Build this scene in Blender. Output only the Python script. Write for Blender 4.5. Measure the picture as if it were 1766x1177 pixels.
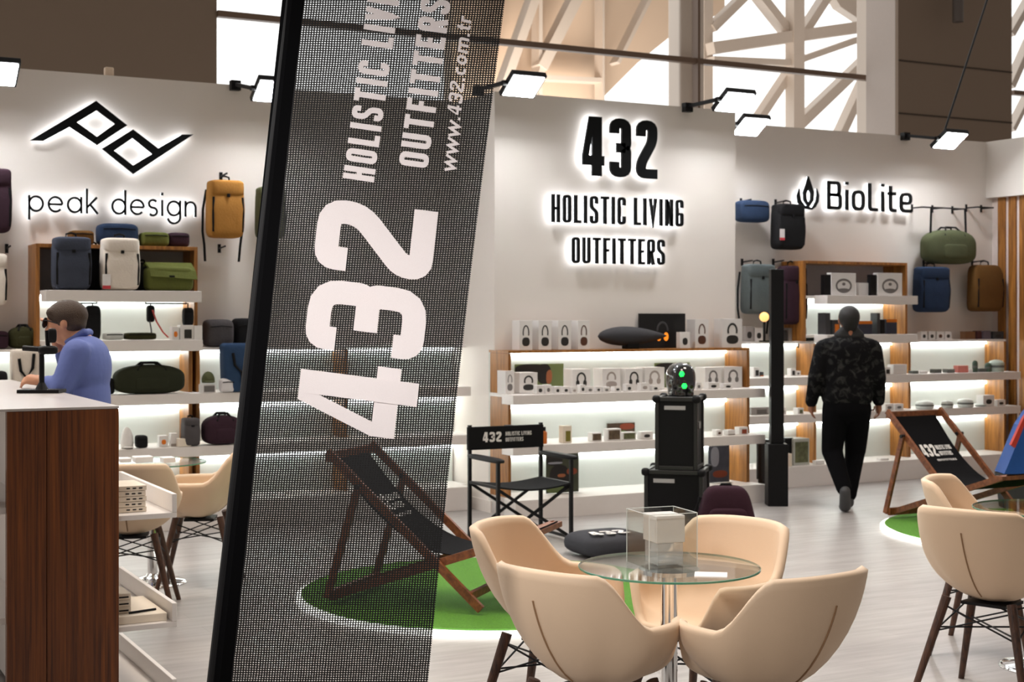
import bpy, bmesh, math, random
from mathutils import Vector, Matrix
from mathutils.geometry import tessellate_polygon
random.seed(7)
for o in list(bpy.data.objects): bpy.data.objects.remove(o)
C = bpy.context.scene.collection
sc = bpy.context.scene
# ---------------------------------------------------------------- camera
F = 2500.0; HX, HY = 883.0, 545.0; H = 1.65
A = math.atan(2500/4750.0); CA, SA = math.cos(A), math.sin(A)
cd = bpy.data.cameras.new('camera'); cam = bpy.data.objects.new('camera', cd); C.objects.link(cam)
cam.location = (0, 0, H); cam.rotation_euler = (math.pi/2, 0, -A)
cd.sensor_width = 36; cd.lens = F/1766*36; cd.shift_y = -(588.5-HY)/1766
cd.clip_end = 200
cd.dof.use_dof = True; cd.dof.focus_distance = 4.9; cd.dof.aperture_fstop = 7.0
sc.camera = cam
# ---------------------------------------------------------------- world: hall interior light, bright window side ahead (+Y)
w = bpy.data.worlds.new('hall_light'); sc.world = w; w.use_nodes = True
nt = w.node_tree; nt.nodes.clear()
N = nt.nodes.new; L = nt.links.new
tc = N('ShaderNodeTexCoord'); sx = N('ShaderNodeSeparateXYZ'); mr = N('ShaderNodeMapRange')
mr.inputs['From Min'].default_value = 0.05; mr.inputs['From Max'].default_value = 0.55
mix = N('ShaderNodeMix'); mix.data_type = 'RGBA'
mix.inputs['A'].default_value = (.245, .213, .186, 1); mix.inputs['B'].default_value = (1.6, 1.6, 1.58, 1)
bg = N('ShaderNodeBackground'); bg.inputs['Strength'].default_value = 1.0; ow = N('ShaderNodeOutputWorld')
L(tc.outputs['Generated'], sx.inputs[0]); L(sx.outputs['Y'], mr.inputs['Value'])
L(mr.outputs['Result'], mix.inputs['Factor']); L(mix.outputs['Result'], bg.inputs['Color']); L(bg.outputs[0], ow.inputs[0])
sc.view_settings.view_transform = 'Standard'; sc.view_settings.look = 'None'
sc.view_settings.gamma = 1; sc.view_settings.use_curve_mapping = False
sc.view_settings.exposure = 0.0
# unseen fill lamps, added to brighten the stand, banner and roof
def area(loc, size, power, col=(1,.93,.85), rot=(0,0,0), sy=None, spread=100):
    l = bpy.data.lights.new('fill_lamp', 'AREA'); l.energy = power; l.color = col; l.size = size
    if spread: l.spread = math.radians(spread)
    if sy: l.shape = 'RECTANGLE'; l.size_y = sy
    o = bpy.data.objects.new('fill_lamp', l); C.objects.link(o); o.location = loc; o.rotation_euler = rot
    return o
WARM = (1,.88,.76)
area((3.4, 6.0, 6.4), 1.6, 90, WARM)  # this and the next two: overhead fill added for floor and walls
area((7.3, 7.0, 6.4), 1.6, 85, WARM)
area((-0.8, 8.4, 6.4), 1.6, 100, WARM)
area((-0.6, 1.9, 2.9), .4, 9, (1,.96,.94), (math.radians(66), 0, math.radians(-47)), spread=46)  # added spot that brightens the banner lettering
area((10.0, 17.3, 2.5), 2.0, 200, WARM, (math.radians(125), 0, 0), spread=150)  # added uplight hidden behind the stand, brightens the roof cladding
# ---------------------------------------------------------------- pixel helpers (photo frame 1766x1177 -> world)
def _dir(px, py):
    rx = (px-HX)/F; return Vector((CA*rx+SA, -SA*rx+CA, -(py-HY)/F))
def PY(px, py, Y):
    d = _dir(px, py); t = Y/d.y; return Vector((d.x*t, Y, H+d.z*t))
def PX(px, py, X):
    d = _dir(px, py); t = X/d.x; return Vector((X, d.y*t, H+d.z*t))
def PZ(px, py, z=0.0):
    d = _dir(px, py); t = (z-H)/d.z; return Vector((d.x*t, d.y*t, z))
def PD(px, py, D):
    d = _dir(px, py); return Vector((d.x*D, d.y*D, H+d.z*D))
def CW(xc, D, z=0.0):            # camera-right / forward distances -> world
    return Vector((CA*xc+SA*D, -SA*xc+CA*D, z))
def camang(deg):                  # angle measured from camera-right towards forward -> world angle
    return math.radians(deg)-A
# ---------------------------------------------------------------- materials
MATS = {}
def mat(name, col, rough=.6, metal=0, noise=.06, nscale=30, bump=.0, bscale=200, spec=.5, coat=0, sheen=0, trans=0):
    if name in MATS: return MATS[name]
    m = bpy.data.materials.new(name); m.use_nodes = True; n = m.node_tree; b = n.nodes['Principled BSDF']
    b.inputs['Roughness'].default_value = rough; b.inputs['Metallic'].default_value = metal
    b.inputs['Specular IOR Level'].default_value = spec; b.inputs['Coat Weight'].default_value = coat
    b.inputs['Sheen Weight'].default_value = sheen; b.inputs['Transmission Weight'].default_value = trans
    t = n.nodes.new('ShaderNodeTexCoord'); no = n.nodes.new('ShaderNodeTexNoise'); no.inputs['Scale'].default_value = nscale
    mx = n.nodes.new('ShaderNodeMix'); mx.data_type = 'RGBA'
    mx.inputs['A'].default_value = tuple(max(0, c*(1-noise)) for c in col)+(1,)
    mx.inputs['B'].default_value = tuple(min(1, c*(1+noise)) for c in col)+(1,)
    n.links.new(t.outputs['Object'], no.inputs['Vector']); n.links.new(no.outputs['Fac'], mx.inputs['Factor'])
    n.links.new(mx.outputs['Result'], b.inputs['Base Color'])
    if bump:
        n2 = n.nodes.new('ShaderNodeTexNoise'); n2.inputs['Scale'].default_value = bscale
        bp = n.nodes.new('ShaderNodeBump'); bp.inputs['Strength'].default_value = bump; bp.inputs['Distance'].default_value = .01
        n.links.new(t.outputs['Object'], n2.inputs['Vector']); n.links.new(n2.outputs['Fac'], bp.inputs['Height']); n.links.new(bp.outputs[0], b.inputs['Normal'])
    MATS[name] = m; return m
def srgb(r, g, b):
    f = lambda c: ((c/255+.055)/1.055)**2.4 if c > 10 else c/255/12.92
    return (f(r), f(g), f(b))
def emis(name, col, s):
    if name in MATS: return MATS[name]
    m = bpy.data.materials.new(name); m.use_nodes = True; n = m.node_tree; b = n.nodes['Principled BSDF']
    b.inputs['Base Color'].default_value = col+(1,); b.inputs['Emission Color'].default_value = col+(1,); b.inputs['Emission Strength'].default_value = s
    MATS[name] = m; return m
def woodmat(name, c0, c1, scale=(1,1,1), rough=.45, dist=3.0, wscale=6):
    if name in MATS: return MATS[name]
    m = bpy.data.materials.new(name); m.use_nodes = True; n = m.node_tree; b = n.nodes['Principled BSDF']
    t = n.nodes.new('ShaderNodeTexCoord'); mp = n.nodes.new('ShaderNodeMapping'); mp.inputs['Scale'].default_value = scale
    no = n.nodes.new('ShaderNodeTexNoise'); no.inputs['Scale'].default_value = wscale; no.inputs['Detail'].default_value = 8; no.inputs['Roughness'].default_value = .65; no.inputs['Distortion'].default_value = .4
    cr = n.nodes.new('ShaderNodeValToRGB'); e = cr.color_ramp.elements
    e[0].position = .36; e[0].color = c0+(1,); e[1].position = .64; e[1].color = c1+(1,)
    n.links.new(t.outputs['Object'], mp.inputs['Vector']); n.links.new(mp.outputs[0], no.inputs['Vector']); n.links.new(no.outputs['Fac'], cr.inputs[0])
    n.links.new(cr.outputs[0], b.inputs['Base Color']); b.inputs['Roughness'].default_value = rough
    MATS[name] = m; return m
WHITE = mat('white_laminate', (.80,.76,.73), .45, noise=.02)
WALLW = mat('white_booth_wall', (.82,.765,.715), .8, noise=.02, nscale=3)
WOOD = woodmat('oak_veneer', srgb(122,76,30), srgb(182,122,56), (14,14,1), .45, wscale=2.2)
WOODD = woodmat('walnut_panel', srgb(72,33,8), srgb(130,71,24), (34,34,.7), .42, wscale=2.0)
WOODLEG = woodmat('walnut_leg', srgb(48,28,18), srgb(86,54,36), (20,20,3), .5, wscale=3)
WOODCH = woodmat('stained_wood', srgb(92,48,24), srgb(138,80,42), (10,10,10), .5, wscale=3)
BLACK = mat('black_plastic', (.006,.006,.007), .5, spec=.2)
BLACKM = mat('black_metal', (.008,.008,.009), .45, noise=.1, spec=.25)
LETTER = mat('black_acrylic', (.004,.005,.006), .5, spec=.15)
FABK = mat('black_canvas', (.009,.009,.010), .9, bump=.3, bscale=600, spec=.15)
GREYB = mat('brown_grey_panel', srgb(136,118,102), .7, noise=.03, nscale=1.2)
STEEL = mat('pale_painted_steel', srgb(226,214,202), .6, noise=.02)
BEIGE = mat('beige_roof_cladding', srgb(236,214,192), .8, noise=.03, nscale=1)
RAIL = mat('bronze_rail', srgb(112,90,74), .5, noise=.03)
CHROME = mat('chrome', (.8,.8,.8), .08, metal=1, noise=.01)
CREAM = mat('cream_upholstery', srgb(224,196,166), .62, noise=.02, nscale=6, bump=.12, bscale=500, sheen=.1)
SEAM = mat('beige_seam', srgb(150,116,84), .7)
LED = emis('white_led', (.96,1,.97), 11)
GLOW = emis('letter_back_led', (.93,.96,1), 4.2)
FLOOD = emis('flood_led', (.97,.98,1), 130)
GRASS = mat('artificial_grass', srgb(84,142,34), .9, noise=.45, nscale=90, bump=.9, bscale=260)
# ---------------------------------------------------------------- mesh helpers
def bm_box(bm, a, b, bev=0):
    a = Vector(a); b = Vector(b)
    lo = Vector((min(a.x,b.x), min(a.y,b.y), min(a.z,b.z))); hi = Vector((max(a.x,b.x), max(a.y,b.y), max(a.z,b.z)))
    r = bmesh.ops.create_cube(bm, size=1, matrix=Matrix.Translation((lo+hi)/2) @ Matrix.Diagonal((hi-lo).to_4d()))
    if bev:
        es = list({e for v in r['verts'] for e in v.link_edges})
        bmesh.ops.bevel(bm, geom=es, offset=bev, segments=2, affect='EDGES', profile=.5)
def bm_cyl(bm, p0, p1, r0, r1=None, n=12, caps=True):
    p0 = Vector(p0); p1 = Vector(p1); d = p1-p0; r1 = r0 if r1 is None else r1
    q = d.to_track_quat('Z', 'Y').to_matrix().to_4x4()
    bmesh.ops.create_cone(bm, cap_ends=caps, segments=n, radius1=max(r0,1e-4), radius2=max(r1,1e-4), depth=d.length, matrix=Matrix.Translation((p0+p1)/2) @ q)
def bm_tube(bm, pts, r, n=8, flat=1.0, up=None):
    pts = [Vector(p) for p in pts]; rings = []
    for i, p in enumerate(pts):
        t = (pts[min(i+1,len(pts)-1)]-pts[max(i-1,0)]).normalized()
        u = Vector(up) if up else (Vector((0,0,1)) if abs(t.z) < .95 else Vector((1,0,0)))
        s = t.cross(u).normalized(); v = s.cross(t).normalized()
        rr = r[i] if isinstance(r, (list,tuple)) else r
        rings.append([bm.verts.new(p + s*math.cos(2*math.pi*k/n)*rr + v*math.sin(2*math.pi*k/n)*rr*flat) for k in range(n)])
    for a, b in zip(rings, rings[1:]):
        for k in range(n): bm.faces.new((a[k], a[(k+1)%n], b[(k+1)%n], b[k]))
    bm.faces.new(rings[0][::-1]); bm.faces.new(rings[-1])
def bm_beam(bm, p0, p1, w, h, up=(0,0,1)):
    p0 = Vector(p0); p1 = Vector(p1); t = (p1-p0).normalized(); u = Vector(up)
    if abs(t.dot(u)) > .97: u = Vector((0,1,0))
    s = t.cross(u).normalized(); v = s.cross(t).normalized()
    vs = [bm.verts.new(p + s*a*w/2 + v*b*h/2) for p in (p0, p1) for a, b in ((-1,-1),(1,-1),(1,1),(-1,1))]
    for f in ((3,2,1,0),(4,5,6,7),(0,1,5,4),(1,2,6,5),(2,3,7,6),(3,0,4,7)): bm.faces.new([vs[i] for i in f])
def bm_ell(bm, c, rad, e=1.0, rot=None, seg=24, rings=14, e2=None):
    """superellipsoid"""
    c = Vector(c); e2 = e if e2 is None else e2
    f = lambda x, p: math.copysign(abs(x)**p, x)
    M = rot if rot is not None else Matrix.Identity(3)
    grid = []
    for i in range(1, rings):
        ph = -math.pi/2 + math.pi*i/rings; row = []
        for j in range(seg):
            th = 2*math.pi*j/seg
            p = Vector((rad[0]*f(math.cos(ph),e2)*f(math.cos(th),e), rad[1]*f(math.cos(ph),e2)*f(math.sin(th),e), rad[2]*f(math.sin(ph),e2)))
            row.append(bm.verts.new(c + M @ p))
        grid.append(row)
    bot = bm.verts.new(c + M @ Vector((0,0,-rad[2]))); top = bm.verts.new(c + M @ Vector((0,0,rad[2])))
    for a, b in zip(grid, grid[1:]):
        for j in range(seg): bm.faces.new((a[j], a[(j+1)%seg], b[(j+1)%seg], b[j]))
    for j in range(seg):
        bm.faces.new((bot, grid[0][(j+1)%seg], grid[0][j])); bm.faces.new((top, grid[-1][j], grid[-1][(j+1)%seg]))
def bm_cap(bm, p0, p1, r0, r1, n=12):
    """tapered capsule (closed)"""
    p0 = Vector(p0); p1 = Vector(p1); d = (p1-p0); L_ = max(d.length, 1e-4); t = d/L_
    prof = []
    for k in range(0, 5): a = math.pi/2*k/4; prof.append((-r0*math.cos(a), r0*math.sin(a)))
    for k in range(0, 5): a = math.pi/2*k/4; prof.append((L_+r1*math.sin(a), r1*math.cos(a)))
    u = Vector((0,0,1)) if abs(t.z) < .9 else Vector((1,0,0)); s = t.cross(u).normalized(); v = s.cross(t)
    rings = []
    for (h, r) in prof[1:-1]:
        rings.append([bm.verts.new(p0+t*h+(s*math.cos(2*math.pi*k/n)+v*math.sin(2*math.pi*k/n))*r) for k in range(n)])
    a0 = bm.verts.new(p0+t*prof[0][0]); a1 = bm.verts.new(p0+t*prof[-1][0])
    for a, b in zip(rings, rings[1:]):
        for k in range(n): bm.faces.new((a[k], a[(k+1)%n], b[(k+1)%n], b[k]))
    for k in range(n):
        bm.faces.new((a0, rings[0][(k+1)%n], rings[0][k])); bm.faces.new((a1, rings[-1][k], rings[-1][(k+1)%n]))
def bm_lathe(bm, prof, c=(0,0,0), n=32, caps=True):
    c = Vector(c); rings = []
    for r, z in prof:
        rings.append([bm.verts.new(c+Vector((max(r,1e-4)*math.cos(2*math.pi*k/n), max(r,1e-4)*math.sin(2*math.pi*k/n), z))) for k in range(n)])
    for a, b in zip(rings, rings[1:]):
        for k in range(n): bm.faces.new((a[k], a[(k+1)%n], b[(k+1)%n], b[k]))
    if caps: bm.faces.new(rings[0][::-1]); bm.faces.new(rings[-1])
    else:
        for k in range(n): bm.faces.new((rings[-1][k], rings[-1][(k+1)%n], rings[0][(k+1)%n], rings[0][k]))
def bm_poly(bm, loops, fmap, d0, d1):
    """extrude 2-D polygon with holes; fmap(u, v, d) -> Vector"""
    tris = tessellate_polygon([[Vector((u, v, 0)) for u, v in lp] for lp in loops])
    flat = [p for lp in loops for p in lp]
    A0 = [bm.verts.new(fmap(u, v, d0)) for u, v in flat]; A1 = [bm.verts.new(fmap(u, v, d1)) for u, v in flat]
    for t in tris:
        try: bm.faces.new([A0[i] for i in t]); bm.faces.new([A1[i] for i in reversed(t)])
        except ValueError: pass
    i0 = 0
    for lp in loops:
        n = len(lp)
        for k in range(n): bm.faces.new((A0[i0+k], A0[i0+(k+1)%n], A1[i0+(k+1)%n], A1[i0+k]))
        i0 += n
def NB(): return bmesh.new()
def obj(name, bm, m, parent=None, smooth=False, local=False, sub=0, mods=None):
    """link ONE mesh; vertices are in world space unless local=True"""
    if bm.faces: bmesh.ops.recalc_face_normals(bm, faces=bm.faces[:])
    me = bpy.data.meshes.new(name); o = bpy.data.objects.new(name, me); C.objects.link(o)
    chain = []
    if parent:
        o.parent = parent
        if not local:
            M = Matrix.Identity(4); p = parent
            while p: M = Matrix.LocRotScale(p.location, p.rotation_euler, p.scale) @ M; p = p.parent
            bmesh.ops.transform(bm, matrix=M.inverted(), verts=bm.verts[:])
    elif not local and bm.verts:
        xs = [v.co for v in bm.verts]
        c = Vector(((min(v.x for v in xs)+max(v.x for v in xs))/2, (min(v.y for v in xs)+max(v.y for v in xs))/2, min(v.z for v in xs)))
        bmesh.ops.translate(bm, vec=-c, verts=bm.verts[:]); o.location = c
    bm.to_mesh(me); bm.free()
    if m: me.materials.append(m)
    if smooth:
        for p in me.polygons: p.use_smooth = True
    if mods: mods(o)
    if sub:
        s = o.modifiers.new('sub', 'SUBSURF'); s.levels = sub; s.render_levels = sub
    return o
def tag(o, label=None, cat=None, group=None, kind=None):
    if label: o['label'] = label
    if cat: o['category'] = cat
    if group: o['group'] = group
    if kind: o['kind'] = kind
    return o
def thing(name, label, cat, loc=(0,0,0), rz=0, group=None):
    o = bpy.data.objects.new(name, None); C.objects.link(o); o.location = loc; o.rotation_euler = (0,0,rz); o.empty_display_size = .1
    return tag(o, label, cat, group)
def struct(name, bm, m): return tag(obj(name, bm, m), kind='structure')
def copy_tree(o, parent=None):
    c = o.copy(); C.objects.link(c); c.parent = parent
    for ch in [x for x in bpy.data.objects if x.parent == o]: copy_tree(ch, c)
    return c
def remesh(v, it=6):
    def f(o):
        m = o.modifiers.new('rm', 'REMESH'); m.mode = 'VOXEL'; m.voxel_size = v; m.use_smooth_shade = True
        s = o.modifiers.new('sm', 'SMOOTH'); s.iterations = it; s.factor = .5
    return f
# ---------------------------------------------------------------- setting
YB = 11.55; ZT = 3.54
bm = NB(); bm_box(bm, (-9,-2,-.1), (17,16.0,0))
def floormat():
    m = bpy.data.materials.new('pale_laminate_floor'); m.use_nodes = True; n = m.node_tree; b = n.nodes['Principled BSDF']
    t = n.nodes.new('ShaderNodeTexCoord')
    br = n.nodes.new('ShaderNodeTexBrick'); br.inputs['Scale'].default_value = 1; br.inputs['Brick Width'].default_value = 1.25; br.inputs['Row Height'].default_value = .19
    br.inputs['Mortar Size'].default_value = .0015; br.inputs['Color1'].default_value = (.385,.368,.355,1); br.inputs['Color2'].default_value = (.345,.325,.315,1); br.inputs['Mortar'].default_value = (.29,.27,.26,1)
    mp = n.nodes.new('ShaderNodeMapping'); mp.inputs['Scale'].default_value = (1.2,9,1)
    no = n.nodes.new('ShaderNodeTexNoise'); no.inputs['Scale'].default_value = 2.2; no.inputs['Detail'].default_value = 6
    cr = n.nodes.new('ShaderNodeValToRGB'); cr.color_ramp.elements[0].position = .3; cr.color_ramp.elements[0].color = (.80,.78,.77,1); cr.color_ramp.elements[1].position = .7; cr.color_ramp.elements[1].color = (1.08,1.08,1.08,1)
    mu = n.nodes.new('ShaderNodeMix'); mu.data_type = 'RGBA'; mu.blend_type = 'MULTIPLY'; mu.inputs['Factor'].default_value = 1
    n.links.new(t.outputs['Object'], br.inputs['Vector']); n.links.new(t.outputs['Object'], mp.inputs['Vector']); n.links.new(mp.outputs[0], no.inputs['Vector']); n.links.new(no.outputs['Fac'], cr.inputs[0])
    n.links.new(br.outputs['Color'], mu.inputs['A']); n.links.new(cr.outputs[0], mu.inputs['B']); n.links.new(mu.outputs['Result'], b.inputs['Base Color'])
    b.inputs['Roughness'].default_value = .34; b.inputs['Specular IOR Level'].default_value = .35
    return m
struct('floor', bm, floormat())
XBL = PY(853, 300, 10.75).x; XBR = PY(1268, 300, 10.75).x           # projecting centre block
bm = NB(); bm_box(bm, (-8.5, YB, 0), (XBL, YB+.12, ZT)); struct('wall_back_left', bm, WALLW)
XC = PY(1700, 300, YB).x
bm = NB(); bm_box(bm, (XBR, YB, 0), (XC+.1, YB+.12, ZT)); struct('wall_back_right', bm, WALLW)
bm = NB(); bm_box(bm, (XBL, 10.75, 1.364), (XBR, YB+.12, ZT-.02)); bm_box(bm, (XBL, 10.86, 0), (XBR, YB+.12, 1.364)); struct('wall_center', bm, WALLW)
bm = NB(); bm_box(bm, (XBL-.012, 10.8, 0), (XBL, YB, .10)); struct('baseboard_center', bm, WALLW)
# right side wall: white fascia above vertical timber slats
bm = NB(); bm_box(bm, (XC, 8.2, 2.93), (XC+.12, YB, ZT)); struct('wall_right', bm, WALLW)
bm = NB(); bm_box(bm, (XC+.1, 8.2, 0), (XC+.16, YB, 2.93)); struct('trim_1', bm, mat('pale_backing', (.80,.70,.66), .7))
def slat_wall():
    t = thing('slat_cladding', 'vertical oak slat cladding under the white fascia at the far right', 'cladding', (XC+.05, 9.9, 0))
    y = YB-.10
    while y > 8.3:
        bm = NB(); bm_box(bm, (XC+.072, y-.098, 0), (XC+.099, y, 2.93), .003); obj('slat', bm, WOOD, t); y -= .15
slat_wall()
# hall behind the stand
YH = 16.0
def wpoly(name, pts, Y, th, m, parent=None):
    bm = NB(); bm_poly(bm, [[(PY(x, y, Y).x, PY(x, y, Y).z) for x, y in pts]], lambda u, v, d: Vector((u, Y+d, v)), 0, th)
    return obj(name, bm, m, parent)
def wbar(bm, x0, y0, x1, y1, pxw, Y, th):
    a = PY(x0, y0, Y); b = PY(x1, y1, Y); ww = pxw/F*Y/.9
    bm_beam(bm, a, b, th, ww, up=(0,1,0)) if False else bm_beam(bm, a, b, ww, th, up=(0,1,0))
a = PY(-60, 200, YH); b = PY(374, -40, YH)
bm = NB(); bm_box(bm, (a.x-3, YH, 0), (b.x, YH+.6, 8.5)); struct('wall_hall_left', bm, GREYB)
a = PY(1549, 0, 15.2); b = PY(1745, 0, 15.2)
bm = NB(); bm_box(bm, (a.x, 15.2, 0), (b.x, 15.26, 8.5))
struct('wall_hall_pier', bm, GREYB)
bm = NB(); bm_box(bm, (a.x+.002, 15.261, 0), (b.x-.01, 15.85, 8.5)); struct('wall_hall_pier_side', bm, mat('pale_grey_panel', srgb(196,184,176), .7, noise=.02))
bm = NB()
for zz in (H+412/F*16.9, H+520/F*16.9, 3.9):
    bm_box(bm, (a.x, 15.19, zz), (b.x, 15.2, zz+.02))
struct('trim_2', bm, mat('panel_joint', srgb(70,58,48), .8))
# window frame
bm = NB(); a = PY(374, 31, YH); b = PY(1500, 130, YH); z = (a.z+b.z)/2
bm_box(bm, (PY(374,0,YH).x, YH-.05, z-.035), (PY(1519,0,YH).x, YH+.05, z+.035)); bm_box(bm, (PY(1745,0,YH).x, YH-.05, z-.035), (PY(1900,0,YH).x, YH+.05, z+.035))
struct('window_1', bm, RAIL)
bm = NB(); x = PY(1200.5,0,YH).x; bm_box(bm, (x-.018, YH-.07, 0), (x+.018, YH+.07, 8.5)); x = PY(1517,0,YH).x; bm_box(bm, (x-.02, YH-.07, 0), (x+.02, YH+.07, 8.5)); struct('window_2', bm, RAIL)
bm = NB()
for p0, p1 in ((1162,1197),(1488,1514)):
    bm_box(bm, (PY(p0,0,YH+.35).x, YH+.2, 0), (PY(p1,0,YH+.35).x, YH+.5, 8.5), .03)
x = PY(1209,0,YH).x; bm_box(bm, (x-.03, YH-.02, 0), (x+.03, YH+.1, 8.5))
struct('trim_3', bm, STEEL)
# roof cladding and beams beyond the glazing
YR = 20.0
o = wpoly('ceiling', [(780,-60),(1250,-60),(1250,20),(1162,58),(1100,108),(1040,168),(1010,230),(780,230)], YR, .3, BEIGE); o['kind'] = 'structure'
def steel(name, label, bars, Y, th, m=STEEL, cat='roof truss'):
    t = thing(name, label, cat, PY(bars[0][0], 240, Y))
    for j,(x0,y0,x1,y1,pw) in enumerate(bars):
        bm = NB(); wbar(bm, x0,y0,x1,y1,pw,Y+.03*j,th); obj('beam', bm, m, t)
    return t
steel('roof_truss', 'pale steel roof beams running diagonally behind the glazing above the central wall',
      [(860,165,925,-20,16),(930,118,1000,-20,20),(930,118,905,200,12),(926,200,926,-20,7),(1060,110,1125,-20,7),(1034,230,1034,-20,4),(930,135,1032,140,8),(885,190,915,140,8)], 19.4, .25)
steel('roof_truss', 'white fan shaped steel truss seen through the right hand window',
      [(1371,235,1371,-20,26),(1225,84,1490,46,22),(1225,104,1370,110,12),(1372,106,1480,68,12),(1305,-10,1362,62,17),(1384,56,1428,-12,16),(1300,215,1360,125,14),(1355,235,1492,104,20),(1446,235,1490,140,16),(1225,50,1288,-12,16),(1215,-20,1215,200,20)], 18.2, .22)
wpoly('roof_panel', [(1425,-30),(1500,-30),(1500,45),(1450,12)], 18.6, .2, STEEL)['kind'] = 'structure'
steel('roof_truss', 'white steel struts glimpsed right of the brown grey pier', [(1740,150,1780,60,14),(1740,60,1780,-10,14),(1742,225,1790,130,10)], 18.2, .2)
# ---------------------------------------------------------------- lettering
def rnd_path(pts, r, closed=False, k=4):
    n = len(pts); out = []
    for i in range(n):
        p = Vector(pts[i]+(0,)) if len(pts[i]) == 2 else Vector(pts[i])
        if r <= 0 or (not closed and i in (0, n-1)): out.append((p.x, p.y)); continue
        a = Vector(tuple(pts[i-1])+(0,)); b = Vector(tuple(pts[(i+1) % n])+(0,))
        da = (a-p); db = (b-p); rr = min(r, da.length*.49, db.length*.49)
        s = p+da.normalized()*rr; e = p+db.normalized()*rr
        for j in range(k+1):
            t = j/k; q = s*(1-t)**2+p*2*t*(1-t)+e*t*t; out.append((q.x, q.y))
    return out
def bm_ribbon(bm, pts, closed, t, fmap, d0, d1):
    if closed == 2: bm_poly(bm, [pts], fmap, d0, d1); return
    P = []
    for p in pts:
        if not P or (abs(p[0]-P[-1][0])+abs(p[1]-P[-1][1])) > 1e-5: P.append(p)
    if closed and abs(P[0][0]-P[-1][0])+abs(P[0][1]-P[-1][1]) < 1e-5: P.pop()
    n = len(P); Ls = []; Rs = []
    for i in range(n):
        p = Vector(P[i]); a = Vector(P[i-1]) if (i > 0 or closed) else None; b = Vector(P[(i+1) % n]) if (i < n-1 or closed) else None
        t1 = (p-a).normalized() if a is not None else None; t2 = (b-p).normalized() if b is not None else None
        if t1 is None: nn = Vector((-t2.y, t2.x)); s = 1
        elif t2 is None: nn = Vector((-t1.y, t1.x)); s = 1
        else:
            n1 = Vector((-t1.y, t1.x)); n2 = Vector((-t2.y, t2.x)); nn = (n1+n2)
            nn = nn.normalized() if nn.length > 1e-4 else n1; s = min(1/max(nn.dot(n1), .3), 2.2)
        Ls.append(p+nn*t/2*s); Rs.append(p-nn*t/2*s)
    V = [[bm.verts.new(fmap(q.x, q.y, d)) for q in S] for S in (Ls, Rs) for d in (d0, d1)]
    m = n if closed else n-1
    for i in range(m):
        j = (i+1) % n
        bm.faces.new((V[0][i], V[0][j], V[2][j], V[2][i])); bm.faces.new((V[1][i], V[3][i], V[3][j], V[1][j]))
        bm.faces.new((V[0][i], V[1][i], V[1][j], V[0][j])); bm.faces.new((V[2][i], V[2][j], V[3][j], V[3][i]))
    if not closed:
        for i in (0, n-1): bm.faces.new((V[0][i], V[2][i], V[3][i], V[1][i]))
def block(ch, w, t):
    x0, x1, y0, y1, c = t/2, w-t/2, t/2, 1-t/2, w/2
    xv = w*.66; b4 = .26; m4 = (1-b4-t/2)/(xv-t*.8); dx4 = t*.62
    g = {
     '4': [([(xv-t/2,0),(xv+t/2,0),(xv+t/2,1),(xv-t/2,1)],2,0),([(0,b4-t/2),(xv-t/2,b4-t/2),(xv-t/2,b4+t/2),(0,b4+t/2)],2,0),([(xv+t/2,b4-t/2),(w,b4-t/2),(w,b4+t/2),(xv+t/2,b4+t/2)],2,0),([(0,b4+t/2),(dx4,b4+t/2),(xv-t/2,b4+t/2+m4*(xv-t/2-dx4)),(xv-t/2,1),(xv-t*.8,1)],2,0)],
     '3': [([(x0,.74),(x0,y1),(x1,y1),(x1,.55),(x1-.1*w,.5)], 0, .16),([(w*.32,.5),(x1-.05*w,.5)],0,0),([(x1-.1*w,.5),(x1,.45),(x1,y0),(x0,y0),(x0,.26)],0,.16)],
     '2': [([(x0,.72),(x0,y1),(x1,y1),(x1,.64),(x0,.26),(x0,y0),(w,y0)], 0, .13)],
     'H': [([(x0,0),(x0,1)],0,0),([(x1,0),(x1,1)],0,0),([(x0,.5),(x1,.5)],0,0)],
     'O': [([(x0,y0),(x1,y0),(x1,y1),(x0,y1)],1,.16)],
     'L': [([(x0,1),(x0,y0),(w,y0)],0,0)],
     'I': [([(c,0),(c,1)],0,0)],
     'S': [([(x1,.72),(x1,y1),(x0,y1),(x0,.58),(x1,.42),(x1,y0),(x0,y0),(x0,.28)],0,.14)],
     'T': [([(0,y1),(w,y1)],0,0),([(c,0),(c,y1)],0,0)],
     'C': [([(x1,.70),(x1,y1),(x0,y1),(x0,y0),(x1,y0),(x1,.30)],0,.15)],
     'V': [([(x0*.9,1),(c,t*.3),(w-x0*.9,1)],0,0)],
     'N': [([(x0,0),(x0,1)],0,0),([(x0,1-t*.2),(x1,t*.2)],0,0),([(x1,0),(x1,1)],0,0)],
     'G': [([(x1,.70),(x1,y1),(x0,y1),(x0,y0),(x1,y0),(x1,.46),(c,.46)],0,.13)],
     'U': [([(x0,1),(x0,y0),(x1,y0),(x1,1)],0,.16)],
     'F': [([(x0,0),(x0,y1),(w,y1)],0,0),([(x0,.52),(w*.85,.52)],0,0)],
     'E': [([(w,y0),(x0,y0),(x0,y1),(w,y1)],0,0),([(x0,.51),(w*.85,.51)],0,0)],
     'R': [([(x0,0),(x0,y1),(x1,y1),(x1,.5),(x0,.5)],0,.13),([(c,.5),(x1,0)],0,0)],
    }[ch]
    return [(rnd_path(p, r*w/.45, bool(cl)), 2 if cl == 2 else bool(cl)) for p, cl, r in g]
def arc(cx, cy, rx, ry, a0, a1, n=22):
    return [(cx+rx*math.cos(math.radians(a0+(a1-a0)*i/n)), cy+ry*math.sin(math.radians(a0+(a1-a0)*i/n))) for i in range(n+1)]
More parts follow.
